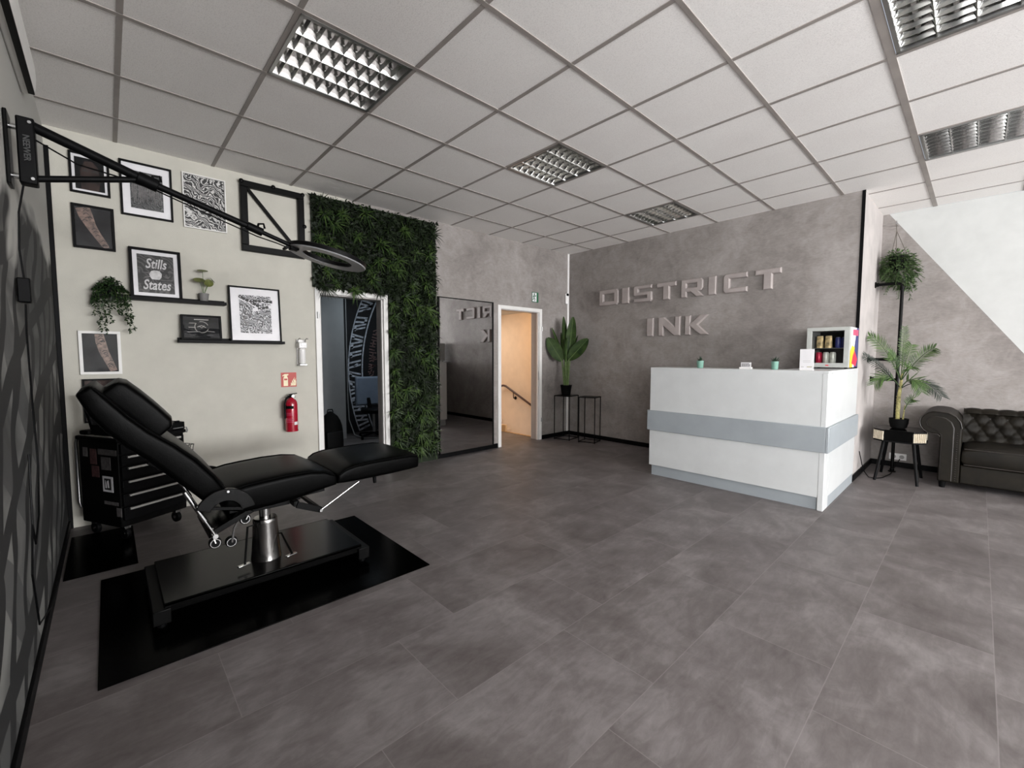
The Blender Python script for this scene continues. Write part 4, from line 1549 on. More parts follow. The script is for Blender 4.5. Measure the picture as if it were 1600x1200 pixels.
exlab('label_band', -70, 5, [(.79, .82)], 'black')
exlab('label_lines', -70, 0, [(.66, .665), (.675, .68), (.69, .695), (.73, .735), (.745, .75)], 'pink')
exlab('service_label', 8, 48, [(.632, .662)], 'paper', .0009)
mk('wall_hook', G().box(GX + .001, GX + .02, ey - .02, ey + .02, .84, .91), M['steel'], t, bevel=0.003)

# ------------------------------------------------------------------ green wall
gw = thing('green_wall', 'wall of dense artificial green leaves around the doorway, reaching the ceiling', 'plant wall', (GX, 1.75, 0))
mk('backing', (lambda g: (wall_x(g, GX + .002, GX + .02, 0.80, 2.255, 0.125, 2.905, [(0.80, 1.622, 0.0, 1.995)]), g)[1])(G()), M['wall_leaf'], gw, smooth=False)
rnd = random.Random(77)


def gpt():
    while True:
        y, z = rnd.uniform(0.80, 2.25), rnd.uniform(0.08, 2.90)
        if not (y < 1.64 and z < 1.985):
            return y, z


g = G()
for k in range(9500):
    y, z = gpt()
    d = (rnd.uniform(.1, 1.0), rnd.uniform(-1, 1), rnd.uniform(-1, 1))
    g.leaf((GX + rnd.uniform(.018, .07), y, z), d, (rnd.uniform(-.5, 1), rnd.uniform(-1, 1), rnd.uniform(-1, 1)), rnd.uniform(.03, .055), rnd.uniform(.014, .026), rnd.uniform(0, .5), 2, fold=.2)
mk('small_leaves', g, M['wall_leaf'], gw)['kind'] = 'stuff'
g = G()
spots = []
tries = 0
while len(spots) < 120 and tries < 6000:
    tries += 1
    y, z = gpt()
    if all((y - a) ** 2 + (z - b) ** 2 > .013 for a, b in spots) and .86 < y < 2.2 and .15 < z < 2.84:
        spots.append((y, z))
gb = G()
for y, z in spots:
    big = rnd.random()
    tgt = gb if rnd.random() < .55 else g
    nl = rnd.randint(13, 20)
    ln = rnd.uniform(.085, .15)
    for q in range(nl):
        a = 2 * math.pi * (q + rnd.random() * .6) / nl
        e = rnd.uniform(.25, .9)
        d = Vector((e, math.cos(a), math.sin(a)))
        tgt.leaf((GX + .05, y, z), d, (1, 0, 0.2), ln * rnd.uniform(.75, 1.1), rnd.uniform(.011, .019), rnd.uniform(.1, .6), 4, shape=lambda t: (1 - t) ** .6 * min(1, t * 6 + .3), fold=.25)
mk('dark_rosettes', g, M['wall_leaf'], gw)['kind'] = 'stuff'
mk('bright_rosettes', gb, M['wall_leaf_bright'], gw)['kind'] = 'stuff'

# ------------------------------------------------------------------ mirror, exit sign, conduit
t = thing('wall_mirror', 'tall mirror in a thin black frame between the green wall and the lit doorway', 'mirror', (GX, 2.72, 0.06))
y0, y1, z0, z1, w = 2.275, 3.172, 0.05, 2.033, 0.010
g = G()
for a, b, c, d in ((y0, y1, z0, z0 + w), (y0, y1, z1 - w, z1), (y0, y0 + w, z0 + w, z1 - w), (y1 - w, y1, z0 + w, z1 - w)):
    g.box(GX + .015, GX + .035, a, b, c, d)
mk('frame', g, M['black'], t, smooth=False)
th = -math.tan(R(.4))
g = G().box(GX + .010, GX + .026, y0 + w, y1 - w, z0 + w, z1 - w)
for v in g.v:
    if v.x > GX + .02:
        v.x += (v.y - (y0 + y1) / 2) * th      # the pane sits a touch askew in its frame
mk('mirror_glass', g, M['mirror'], t, smooth=False)
t = thing('exit_sign', 'small green and white emergency exit sign above the lit doorway', 'sign', (GX, 4.023, 2.1))
y0, y1, z0, z1 = 3.953, 4.093, 2.106, 2.256
mk('plate', G().box(GX + .001, GX + .005, y0, y1, z0, z1), M['sign_green'], t, smooth=False)
g = G()
g.box(GX + .005, GX + .0058, y0 + .008, y0 + .098, z0 + .01, z1 - .01)
mk('white_panel', g, M['paper'], t, smooth=False)
g = G()
hd = [(y0 + .05 + .013 * math.cos(2 * math.pi * k / 14), z1 - .03 + .013 * math.sin(2 * math.pi * k / 14)) for k in range(14)]
g.prism(hd, 'x', GX + .0058, GX + .0064)
for st in ([(y0 + .05, z1 - .045), (y0 + .045, z0 + .065)], [(y0 + .045, z0 + .068), (y0 + .065, z0 + .045), (y0 + .055, z0 + .02)], [(y0 + .045, z0 + .068), (y0 + .03, z0 + .045), (y0 + .012, z0 + .04)], [(y0 + .05, z1 - .05), (y0 + .072, z1 - .06), (y0 + .085, z1 - .045)], [(y0 + .05, z1 - .05), (y0 + .03, z1 - .06), (y0 + .02, z1 - .08)]):
    g.prism(strokes(st, .013), 'x', GX + .0058, GX + .0064)
mk('running_figure', g, M['sign_green'], t, smooth=False)
tag(mk('cable_conduit', G().box(GX + .001, GX + .022, 4.762, 4.796, 0.062, ZC - .002), M['plastic_white'], bevel=0.004, loc=(GX, 4.78, 0.06)), 'white cable conduit running up the room corner behind the banana plant', 'conduit')
t = thing('wall_camera', 'small white capsule camera with a black lens on the corner conduit', 'camera', (GX + .025, 4.735, 2.13))
mk('shell', G().tube([(GX + .018, 4.735, 2.135), (GX + .018, 4.735, 2.145), (GX + .018, 4.735, 2.29), (GX + .018, 4.735, 2.30)], [.018, .026, .026, .018], 18), M['plastic_white'], t)
mk('lens', G().cyl((GX + .03, 4.735, 2.282), (GX + .05, 4.735, 2.282), .021, n=20), M['gloss_black'], t)
# ------------------------------------------------------------------ lettering on the plaster wall
from mathutils import geometry as mgeo


def letter(ch, x0, x1, z0, z1, label):
    w, h = x1 - x0, z1 - z0
    s = min(0.30 * w, 0.075) if ch not in 'I' else w
    b = 0.26 * h
    c = 0.12 * h
    P = {}
    if ch == 'D':
        out = [(0, 0), (w - c, 0), (w, c), (w, h - c), (w - c, h), (0, h)]
        hole = [(s, b), (w - s, b), (w - s, h - b), (s, h - b)]
    elif ch == 'I':
        out, hole = [(0, 0), (w, 0), (w, h), (0, h)], None
    elif ch == 'S':
        m0, m1 = h * .5 - b * .42, h * .5 + b * .42
        bb = b * .82
        out = [(0, 0), (w - c * .7, 0), (w, c * .7), (w, m1 - c * .5), (w - c * .5, m1), (s, m1), (s, h - bb), (w * .97, h - bb), (w, h), (c * .7, h), (0, h - c * .7), (0, m0 + c * .5), (c * .5, m0), (w - s, m0), (w - s, bb), (w * .03, bb)]
        hole = None
    elif ch == 'T':
        out, hole = [(w * .5 - s * .62, 0), (w * .5 + s * .62, 0), (w * .5 + s * .62, h - b), (w, h - b), (w, h), (0, h), (0, h - b), (w * .5 - s * .62, h - b)], None
    elif ch == 'R':
        out = [(0, 0), (s, 0), (s, h * .30), (w * .42, h * .30), (w * .68, 0), (w, 0), (w * .78, h * .31), (w * .9, h * .34), (w * .97, h * .46), (w * .97, h - c), (w * .97 - c, h), (0, h)]
        hole = [(s, h * .53), (w * .70, h * .53), (w * .70, h * .76), (s, h * .76)]
    elif ch == 'C':
        out = [(c, 0), (w, 0), (w, b), (s, b), (s, h - b), (w, h - b), (w, h), (c, h), (0, h - c), (0, c)]
        hole = None
    elif ch == 'N':
        out, hole = [(0, 0), (s, 0), (s, h * .52), (w - s * 1.15, 0), (w, 0), (w, h), (w - s, h), (w - s, h * .48), (s * 1.15, h), (0, h)], None
    elif ch == 'K':
        out, hole = [(0, 0), (s, 0), (s, h * .42), (w * .66, 0), (w, 0), (w * .55, h * .52), (w * .98, h), (w * .64, h), (s, h * .60), (s, h), (0, h)], None
    dep, bv = 0.04, 0.010
    loops = [out] + ([hole] if hole else [])
    flat = [[Vector((p[0], p[1], 0)) for p in lp] for lp in loops]
    tris = mgeo.tessellate_polygon(flat)
    allp = [p for lp in loops for p in lp]
    n = len(allp)
    yb, yf = DY + .0, DY - dep

    # front face inset a little, so the edges are chamfered
    ins = []
    for li, lp in enumerate(loops):
        k = len(lp)
        ar = sum(lp[i][0] * lp[(i + 1) % k][1] - lp[(i + 1) % k][0] * lp[i][1] for i in range(k))
        sg = 1 if ar > 0 else -1
        if li:
            sg = -sg
        for i in range(k):
            a, p, q = lp[i - 1], lp[i], lp[(i + 1) % k]
            e1 = Vector((p[0] - a[0], p[1] - a[1])).normalized()
            e2 = Vector((q[0] - p[0], q[1] - p[1])).normalized()
            n1, n2 = Vector((-e1.y, e1.x)) * sg, Vector((-e2.y, e2.x)) * sg
            bi = n1 + n2
            f = bi.length_squared
            bi = bi * (2 / f) if f > .3 else bi
            ins.append((p[0] + bi.x * bv, p[1] + bi.y * bv))
    V = [(x0 + p[0], yb, z0 + p[1]) for p in allp] + [(x0 + p[0], yf + bv, z0 + p[1]) for p in allp] + [(x0 + p[0], yf, z0 + p[1]) for p in ins]
    F = [tuple(2 * n + i for i in t) for t in tris]
    o = 0
    for lp in loops:
        k = len(lp)
        for i in range(k):
            a, bq = o + i, o + (i + 1) % k
            F.append((a, bq, n + bq, n + a))
            F.append((n + a, n + bq, 2 * n + bq, 2 * n + a))
        o += k
    g = G().add(V, F)
    nm = 'letter_' + ch.lower()
    t = mk('wall_letter', g, M['letter'], smooth=False, loc=((x0 + x1) / 2, DY, z0))
    tag(t, label, 'letter', 'raised letters on the plaster wall')


M['letter'] = pm('letter_plaster', (158, 149, 146), 0.6, var=0.05, vscale=8, bump=0.1, bscale=40)
ZT0, ZT1, ZB0, ZB1 = 2.058, 2.287, 1.570, 1.822
for ch, a, b, lb in (('D', .779, 1.117, 'raised grey letter D that begins the upper word'), ('I', 1.176, 1.294, 'raised grey letter I just after the D of the upper word'), ('S', 1.368, 1.653, 'raised grey letter S in the upper word'),
                     ('T', 1.725, 2.003, 'raised grey letter T between S and R in the upper word'), ('R', 2.071, 2.366, 'raised grey letter R in the upper word'), ('I', 2.421, 2.519, 'raised grey letter I between R and C in the upper word'),
                     ('C', 2.604, 2.875, 'raised grey letter C in the upper word'), ('T', 2.959, 3.225, 'raised grey letter T that ends the upper word')):
    letter(ch, a, b, ZT0, ZT1, lb)
for ch, a, b, lb in (('I', 1.586, 1.688, 'raised grey letter I that begins the lower word'), ('N', 1.761, 2.071, 'raised grey letter N in the middle of the lower word'), ('K', 2.134, 2.441, 'raised grey letter K that ends the lower word')):
    letter(ch, a, b, ZB0, ZB1, lb)

# ------------------------------------------------------------------ plant stands and banana plant
def stand(label, cx_, cy_, a, b, h, rot):
    t = thing('plant_stand', label, 'plant stand', (cx_, cy_, 0), R(rot), 'wire plant stands')
    K = dict(parent=t, local=True)
    mk('top', G().box(-a, a, -b, b, h - .012, h), M['black_metal'], smooth=False, **K)
    w = .010
    for sx_ in (-1, 1):
        for sy_ in (-1, 1):
            mk('leg', G().bar((sx_ * (a - w / 2), sy_ * (b - w / 2), 0), (sx_ * (a - w / 2), sy_ * (b - w / 2), h - .012), w), M['black_metal'], **K)
    g = G()
    for s_ in (-1, 1):
        g.bar((-a, s_ * (b - w / 2), .014), (a, s_ * (b - w / 2), .014), w)
        g.bar((s_ * (a - w / 2), -b, .014), (s_ * (a - w / 2), b, .014), w)
    mk('bottom_rail', g, M['black_metal'], **K)


stand('black wire plant stand carrying the banana plant', 0.395, 4.50, .135, .15, .688, 12)
stand('empty black wire plant stand beside the one with the banana plant', 0.805, 4.555, .13, .125, .688, 16)
BX, BY, BZ = 0.37, 4.52, 0.688
t = thing('banana_plant', 'tall banana plant with broad upright leaves in a black pot', 'plant', (BX, BY, BZ))
mk('pot', G().lathe([(.062, 0), (.070, .02), (.085, .135), (.090, .14), (.090, .155), (.080, .155), (.078, .13)], (BX, BY, BZ), 28), M['black_matte'], t)
mk('soil', G().cyl((BX, BY, BZ + .12), (BX, BY, BZ + .135), .078, n=24), M['soil'], t)


def paddle(base, mid, tip, W, nrm, nm='leaf'):
    base, mid, tip = Vector(base), Vector(mid), Vector(tip)
    tip.x = max(tip.x, GX + .03)
    nrm = Vector(nrm).normalized()
    st = G().tube([base, base.lerp(mid, .5) + Vector((0, 0, .02)), mid], [.010, .008, .006], 8)
    g = G()
    n = 12
    vs, fs = [], []
    ctrl = mid.lerp(tip, .5) + (tip - mid).cross(nrm).normalized() * 0
    for i in range(n + 1):
        f = i / n
        p = mid.lerp(tip, f)
        d = (tip - mid).normalized()
        sd = d.cross(nrm).normalized()
        w = W / 2 * (math.sin(math.pi * (f * .94 + .04)) ** .62)
        cup = .22 * w
        vs += [p - sd * w + nrm * cup, p - sd * w * .5 + nrm * cup * .3, p, p + sd * w * .5 + nrm * cup * .3, p + sd * w + nrm * cup]
    for i in range(n):
        for j in range(4):
            a = i * 5 + j
            fs.append((a, a + 1, a + 6, a + 5))
    for v in vs:
        v.x = max(v.x, GX + .012)
    g.add(vs, fs)
    o = mk(nm, g, M['banana'], t)
    mk('stalk', st, M['stem'], o)
    mk('midrib', G().tube([mid, mid.lerp(tip, .97)], [.005, .0015], 6), M['stem'], o)


cz0 = BZ + .13
fr = Vector((.62, -.78, 0))          # towards the open room
rt = Vector((.78, .62, 0))           # along the picture's width


def at(u, z, dpt=0.0):
    p = Vector((BX, BY, 0)) + rt * u + fr * dpt
    return (p.x, p.y, z)


paddle(at(.02, cz0, .01), at(.04, 1.24, .05), at(.33, 1.56, .08), .20, fr * .9 + rt * -.2)
paddle(at(.01, cz0), at(.04, 1.30, .02), at(.10, 1.90, .03), .155, fr)
paddle(at(-.01, cz0), at(-.02, 1.30, 0), at(-.05, 1.91, .0), .12, fr * .6 + rt * .6)
paddle(at(-.02, cz0), at(-.06, 1.26, 0), at(-.27, 1.74, -.02), .10, fr * .35 + rt * .8)
paddle(at(-.03, cz0, .02), at(-.07, 1.22, .05), at(-.31, 1.58, .07), .21, fr * .9 + rt * .25)
paddle(at(.0, cz0, .02), at(-.02, 1.22, .04), at(-.08, 1.66, .06), .09, fr * .5 - rt * .7)
paddle(at(.03, cz0, -.02), at(.06, 1.28, -.04), at(.18, 1.62, -.06), .09, fr * .4 - rt * .8)
paddle(at(.0, cz0, .0), at(.0, 1.2, .03), at(.015, 1.58, .05), .12, fr * .7 + rt * .5)
g = G()
for k in range(5):
    g.tube([at(-.03 + .015 * k, cz0, .01), at(-.025 + .0125 * k, 1.22, .02)], [.012, .008], 8)
mk('stem_bundle', g, M['stem'], t)

# ------------------------------------------------------------------ reception counter
ck = thing('reception_counter', 'white reception counter with a grey band and grey plinth', 'counter', (3.15, 4.1, 0))
X0, X1, Y0, H = 2.352, 3.945, 3.572, 1.176
mk('front_panel', G().box(X0, X1 - .04, Y0, Y0 + .03, 0.112, H - .02), M['white_gloss'], ck, bevel=0.0015)
mk('front_plinth', G().box(X0 + .02, X1 - .045, Y0 + .022, Y0 + .04, 0, 0.112), M['grey_lam'], ck, bevel=0.001)
mk('corner_post', G().box(X1 - .045, X1, Y0 - .002, Y0 + .16, 0, H - .02), M['white_gloss'], ck, bevel=0.006)
mk('end_panel', G().box(X1 - .03, X1, Y0 + .16, DY - .02, 0.10, H - .02), M['white_gloss'], ck, bevel=0.0015)
mk('end_plinth', G().box(X1 - .032, X1 - .003, Y0 + .16, DY - .022, 0, 0.10), M['grey_lam'], ck, bevel=0.001)
mk('front_band', G().box(X0 - .02, X1, Y0 - .022, Y0, 0.498, 0.712), M['grey_lam'], ck, bevel=0.004)
mk('end_band', G().box(X1, X1 + .022, Y0 - .0225, DY - .02, 0.498, 0.712), M['grey_lam'], ck, bevel=0.004)
mk('outer_side_panel', G().box(X0, X0 + .03, Y0 + .03, Y0 + .34, 0.112, H - .02), M['white_gloss'], ck, bevel=0.0015)
g = G()
g.box(X0, X1, Y0, Y0 + .34, H - .02, H)
g.box(X1 - .40, X1, Y0 + .34, DY - .02, H - .02, H)
mk('counter_top', g, M['white_gloss'], ck, bevel=0.001)
mk('side_plinth', G().box(X0 + .02, X0 + .03, Y0 + .04, Y0 + .32, 0.0, 0.112), M['grey_lam'], ck, smooth=False)
mk('desk_top', G().box(X0 + .03, X1 - .40, Y0 + .05, Y0 + .33, .72, .745), M['white_gloss'], ck, bevel=0.001)


def succulent(label, x, y, r):
    t = thing('potted_succulent', label, 'plant', (x, y, H), 0, 'mint pots on the counter')
    mk('pot', G().lathe([(r * .78, 0), (r * .9, .008), (r, .06), (r * 1.04, .066), (r * 1.04, .074), (r * .9, .074), (r * .88, .06)], (x, y, H), 24), M['mint'], t)
    mk('soil', G().cyl((x, y, H + .055), (x, y, H + .063), r * .9, n=20), M['soil'], t)
    g = G()
    q = random.Random(int(x * 100))
    for k in range(26):
        a, e = q.uniform(0, 6.28), q.uniform(.3, 1.5)
        g.leaf((x, y, H + .06), (math.cos(a) * math.cos(e), math.sin(a) * math.cos(e), math.sin(e)), (0, 0, 1), q.uniform(.035, .062), .013, -.1, 3, fold=.4)
    mk('rosette', g, M['cactus'], t)


succulent('mint pot with a dark succulent, farther along the counter from the fridge', 2.831, 3.70, .033)
succulent('mint pot with a dark succulent between the card holder and the white notice', 3.511, 3.70, .030)
t = thing('card_holder', 'clear desktop holder with printed business cards on the counter', 'card holder', (3.273, 3.68, H))
mk('base', G().box(3.222, 3.326, 3.655, 3.70, H, H + .018), M['plastic_white'], t, bevel=0.002)
o = mk('card', G().box(3.228, 3.316, 3.682, 3.69, H + .012, H + .062), M['paper'], t, smooth=False)
g = G()
q = random.Random(4)
for k in range(3):
    x = 3.238
    while x < 3.30:
        wd = q.uniform(.006, .014)
        g.box(x, x + wd, 3.681, 3.682, H + .024 + .011 * k, H + .031 + .011 * k)
        x += wd + .004
mk('card_print', g, M['decal'], o, smooth=False)
mk('front_pane', G().quad((3.225, 3.664, H + .018), (3.32, 3.664, H + .018), (3.32, 3.664, H + .045), (3.225, 3.664, H + .045)), M['glass'], t, smooth=False)
t = thing('counter_notice', 'upright white notice card standing on the counter in front of the fridge', 'notice', (3.755, 3.70, H))
mk('stand_foot', G().box(3.708, 3.806, 3.685, 3.735, H, H + .006), M['plastic_white'], t, smooth=False)
o = mk('card', G().box(3.704, 3.808, 3.70, 3.706, H + .004, H + .182), M['paper'], t, smooth=False)
g = G()
for k in range(2):
    g.box(3.728, 3.784, 3.699, 3.70, H + .068 + .012 * k, H + .070 + .012 * k)
g.box(3.715, 3.735, 3.699, 3.70, H + .026, H + .030)
mk('text_lines', g, M['sheet'], o, smooth=False)
mk('colour_bar', G().box(3.758, 3.796, 3.699, 3.70, H + .026, H + .032), M['trunk'], o, smooth=False)

# mini fridge with drinks
FX0, FX1, FY0, FY1, FZ0, FZ1 = 3.604, 3.944, 4.33, 4.75, H + .014, 1.573
fr_ = thing('mini_fridge', 'small glass-fronted drinks fridge standing on the counter', 'fridge', (3.775, 4.5, H))
fg = pm('fridge_grey', (172, 174, 170), 0.4, var=0.02)
g = G()
th = .03
g.box(FX0, FX0 + th, FY0 + .05, FY1, FZ0, FZ1)
g.box(FX1 - th, FX1, FY0 + .05, FY1, FZ0, FZ1)
g.box(FX0 + th, FX1 - th, FY0 + .05, FY1, FZ0, FZ0 + th)
g.box(FX0 + th, FX1 - th, FY0 + .05, FY1, FZ1 - th, FZ1)
g.box(FX0 + th, FX1 - th, FY1 - .03, FY1, FZ0 + th, FZ1 - th)
mk('cabinet', g, fg, fr_, smooth=False)
g = G()
f = .042
for a, b, c, d in ((FX0, FX1, FZ0, FZ0 + f), (FX0, FX1, FZ1 - .034, FZ1), (FX0, FX0 + f, FZ0 + f, FZ1 - .034), (FX1 - f, FX1, FZ0 + f, FZ1 - .034)):
    g.box(a, b, FY0, FY0 + .045, c, d)
o = mk('door', g, fg, fr_, bevel=0.002, smooth=False)
mk('glass_pane', G().quad((FX0 + f, FY0 + .012, FZ0 + f), (FX1 - f, FY0 + .012, FZ0 + f), (FX1 - f, FY0 + .012, FZ1 - .034), (FX0 + f, FY0 + .012, FZ1 - .034)), M['glass'], o, smooth=False)
mk('door_emblem', G().box(3.765, 3.79, FY0 - .001, FY0 + .001, FZ0 + .014, FZ0 + .024), M['crimson'], o, smooth=False)
g = G()
zs = 1.375
for k in range(16):
    x = FX0 + .035 + k * (FX1 - FX0 - .07) / 15
    g.bar((x, FY0 + .06, zs), (x, FY1 - .04, zs), .003)
for y in (FY0 + .065, FY1 - .05):
    g.bar((FX0 + th, y, zs - .004), (FX1 - th, y, zs - .004), .006)
mk('wire_shelf', g, M['steel'], fr_)
mk('shelf_edge', G().box(FX0 + th, FX1 - th, FY0 + .052, FY0 + .06, zs - .022, zs - .004), M['black'], fr_, smooth=False)
mk('inner_liner', G().box(FX0 + th, FX1 - th, FY1 - .034, FY1 - .031, FZ0 + th, FZ1 - th), M['black'], fr_, smooth=False)
for x in (FX0 + .03, FX1 - .03):
    for y in (FY0 + .07, FY1 - .04):
        mk('foot', G().cyl((x, y, H), (x, y, FZ0), .013, n=12), M['black'], fr_)
# printed graphic on the side panel
sx_ = FX1 + .0008


def side_poly(poly, m, k):
    g = G().prism([(FY0 + .05 + u * (FY1 - FY0 - .05), FZ0 + v * (FZ1 - FZ0)) for u, v in poly], 'x', FX1 - .001, FX1 + .0006 + .0003 * k)
    mk('side_graphic', g, M[m], fr_, smooth=False)


side_poly([(0, 0), (1, 0), (1, 1), (0, 1)], 'paper', 0)
side_poly([(.55, 0), (1, 0), (1, 1), (.72, 1), (.5, .5)], 'blue', 1)
side_poly([(.0, .0), (.3, .0), (.55, .5), (.2, .55), (.0, .42)], 'yellow', 2)
side_poly([(.2, .1), (.75, .02), (.95, .2), (.55, .42), (.35, .3)], 'crimson', 3)
side_poly([(.25, .8), (.95, .8), (.95, .95), (.25, .95)], 'pink', 4)


def can(label, x, y, z, m, r=.026, hh=.115, cat='can', nm='drink_can', grp='cans in the mini fridge'):
    t = thing(nm, label, cat, (x, y, z), 0, grp)
    mk('body', G().lathe([(r * .8, 0), (r, .008), (r, hh - .012), (r * .8, hh)], (x, y, z), 20), M[m], t)
    mk('rim', G().lathe([(r * .8, hh), (r * .82, hh + .003), (r * .7, hh + .003), (r * .7, hh - .002)], (x, y, z), 18), M['steel'], t)


zl = FZ0 + th
yl = FY0 + .095
can('crimson drink can on the fridge floor', 3.690, yl, zl, 'can_red')
can('pale drink can next to the crimson can in the fridge', 3.748, yl, zl, 'can_white')
can('pale drink can on the fridge floor, farthest from the crimson can', 3.803, yl, zl, 'can_white')
for lb, x in (('crumpled pale gold snack pouch at the end of the fridge shelf', 3.695), ('second pale gold snack pouch on the fridge shelf, nearer its middle', 3.765)):
    t = thing('snack_pouch', lb, 'pouch', (x, yl, zs + .002), 0, 'pouches in the mini fridge')
    rings = []
    q = random.Random(int(x * 1000))
    for k in range(7):
        ff = k / 6
        wx, wy = .031 * (1 - .12 * ff) * q.uniform(.92, 1.06), .022 * (1 - ff * .85)
        rings.append([(x + wx * math.copysign(abs(math.cos(a)) ** .6, math.cos(a)), yl + wy * math.sin(a), zs + .002 + .118 * ff) for a in [2 * math.pi * j / 16 for j in range(16)]])
    mk('body', G().loft(rings), M['can_gold'], t)
    mk('top_seal', G().box(x - .026, x + .026, yl - .002, yl + .002, zs + .118, zs + .128), M['print_black'], t, smooth=False)
for x, lb in ((3.835, 'dark blue drink can on the fridge shelf beside the pouches'), (3.885, 'dark blue drink can on the fridge shelf by its hinge side')):
    can(lb, x, yl + .03, zs + .002, 'blue', .024, .10)
# ------------------------------------------------------------------ seating corner
# black pipe rail
t = thing('pipe_rail', 'black iron pipe rack fixed to the pier beside the sofa', 'clothes rail', (4.10, 5.68, 0))


def flange(c, ax):
    c = Vector(c)
    ax = Vector(ax)
    return G().cyl(c, c + ax * .010, .034, n=22).cyl(c, c + ax * .035, .021, n=18)


ry = 5.675
g = G()
g.tube([(PX, ry, 2.10), (4.09, ry, 2.10), (4.135, ry, 2.095), (4.158, ry, 2.075), (4.163, ry, 2.03), (4.163, ry, 0.01)], .0155, 12)
mk('tall_pipe', g, M['black_metal'], t)
g = G()
g.cyl((4.10, ry, 2.10), (4.125, ry, 2.10), .021, n=16)
g.cyl((4.163, ry, 2.06), (4.163, ry, 2.02), .021, n=16)
mk('elbow', g, M['black_metal'], t)
mk('cross_pipe', G().tube([(PX, ry, 1.035), (4.163, ry, 1.035)], .0155, 12), M['black_metal'], t)
mk('low_pipe', G().tube([(PX, 5.44, 1.262), (4.125, 5.44, 1.262), (4.152, 5.448, 1.262), (4.163, 5.475, 1.262), (4.163, ry, 1.262)], .0155, 12), M['black_metal'], t)
for c, ax in (((PX, ry, 2.10), (1, 0, 0)), ((PX, ry, 1.035), (1, 0, 0)), ((PX, 5.44, 1.262), (1, 0, 0)), ((4.163, ry, 0.0), (0, 0, 1))):
    mk('flange', flange(c, ax), M['black_metal'], t)

# hanging fern
HX, HY = 4.10, 5.80
t = thing('hanging_fern', 'feathery green plant hanging in a cord sling above the pipe rack', 'plant', (HX, HY, 2.3))
hk = (4.065, 5.83, 2.80)
mk('hook', G().tube([(4.065, 5.985, 2.79), (4.065, 5.90, 2.80), (4.065, 5.85, 2.822), (4.065, 5.825, 2.81), (4.065, 5.825, 2.785), (4.065, 5.84, 2.775)], .005, 8), M['chrome'], t)
for a in (0.4, 2.5, 4.6):
    e = (HX + .085 * math.cos(a), HY + .085 * math.sin(a), 2.41)
    mk('cord', G().tube([(4.065, 5.828, 2.785), (4.075, 5.825, 2.70), e], .0035, 6), pm('grey_cord', (92, 86, 78), 0.8), t)
mk('basket', G().lathe([(.05, 2.26), (.07, 2.29), (.085, 2.40), (.088, 2.41), (.078, 2.41)], (HX, HY, 0), 24), M['black_matte'], t)
rnd = random.Random(31)


def spray(g, p, d, ln, lw, nl):
    """a drooping twig with paired leaflets"""
    p, d = Vector(p), Vector(d).normalized()
    pts = []
    for k in range(7):
        f = k / 6
        pts.append(p + d * ln * f - Vector((0, 0, 1)) * ln * .75 * f * f)
    g.tube(pts, .0012, 4)
    for k in range(nl):
        f = (k + .5) / nl
        i = min(int(f * 6), 5)
        q = pts[i].lerp(pts[i + 1], f * 6 - i)
        tdir = (pts[i + 1] - pts[i]).normalized()
        for s_ in (-1, 1):
            sd = tdir.cross(Vector((0, 0, 1)))
            if sd.length < .05:
                sd = Vector((rnd.uniform(-1, 1), rnd.uniform(-1, 1), 0))
            sd.normalize()
            g.leaf(q, sd * s_ + tdir * .6 + Vector((0, 0, rnd.uniform(-.3, .3))), (0, 0, 1), lw * rnd.uniform(.7, 1.2), lw * .3, .2, 2)


g, g2 = G(), G()
for k in range(160):
    while True:
        q = Vector((rnd.uniform(-1, 1), rnd.uniform(-1, 1), rnd.uniform(-1, 1)))
        if .25 < q.length < 1:
            break
    c = Vector((4.115 + .03 * -q.z, 5.80, 2.29))
    p = c + Vector((q.x * .115, q.y * .10, q.z * .17))
    d = q.normalized() + Vector((0, 0, rnd.uniform(-.2, .7)))
    spray(g if q.z > -.1 else g2, p, (d.x, d.y * .8, d.z), rnd.uniform(.07, .13), .026, rnd.randint(7, 11))
for k in range(1500):
    while True:
        q = Vector((rnd.uniform(-1, 1), rnd.uniform(-1, 1), rnd.uniform(-1, 1)))
        if .3 < q.length < 1:
            break
    wide = .165 if q.z > -.2 else .165 * (1 + (q.z + .2) * .55)
    p = Vector((4.115 + q.x * wide - .02 * q.z, 5.80 + q.y * .13, 2.27 + q.z * .225))
    d = Vector((q.x, q.y, q.z * .4 + rnd.uniform(-.4, .4)))
    (g if q.z > -.1 else g2).leaf(p, d, (rnd.uniform(-1, 1), rnd.uniform(-1, 1), 1), rnd.uniform(.03, .05), rnd.uniform(.009, .014), .2, 2)
for vs in (g, g2):
    for v in vs.v:
        if v.x < PX + .015:
            v.x = PX + .015 + rnd.uniform(0, .01)
        if v.y > AY - .01:
            v.y = AY - .01
mk('fronds', g, M['basket_leaf'], t)['kind'] = 'stuff'
mk('hanging_fronds', g2, M['basket_leaf'], t)['kind'] = 'stuff'
for x, y, ln in ((.09, -.03, .48), (.12, .0, .38), (.02, -.08, .30), (-.12, -.02, .30), (.07, -.06, .40)):
    g = G()
    pts = [Vector((HX + x * .6, HY + y, 2.42))]
    for k in range(1, 8):
        pts.append(Vector((HX + x * (.8 + .08 * k), HY + y * 1.2 + .006 * math.sin(k), 2.42 - ln * k / 7)))
    g.tube(pts, .0014, 5)
    for k in range(26):
        f = rnd.random()
        i = min(int(f * 7), 6)
        q = pts[i].lerp(pts[i + 1], f * 7 - i)
        small_leaf(g, q, .032, rnd, (0, 0, -.5))
    for v in g.v:
        v.x = max(v.x, PX + .012)
    mk('runner_vine', g, M['basket_leaf'], t)

# side table
TX, TY = 4.248, 5.33
t = thing('side_table', 'low black side table with ribbed mirror corners and slanting legs', 'side table', (TX, TY, 0))


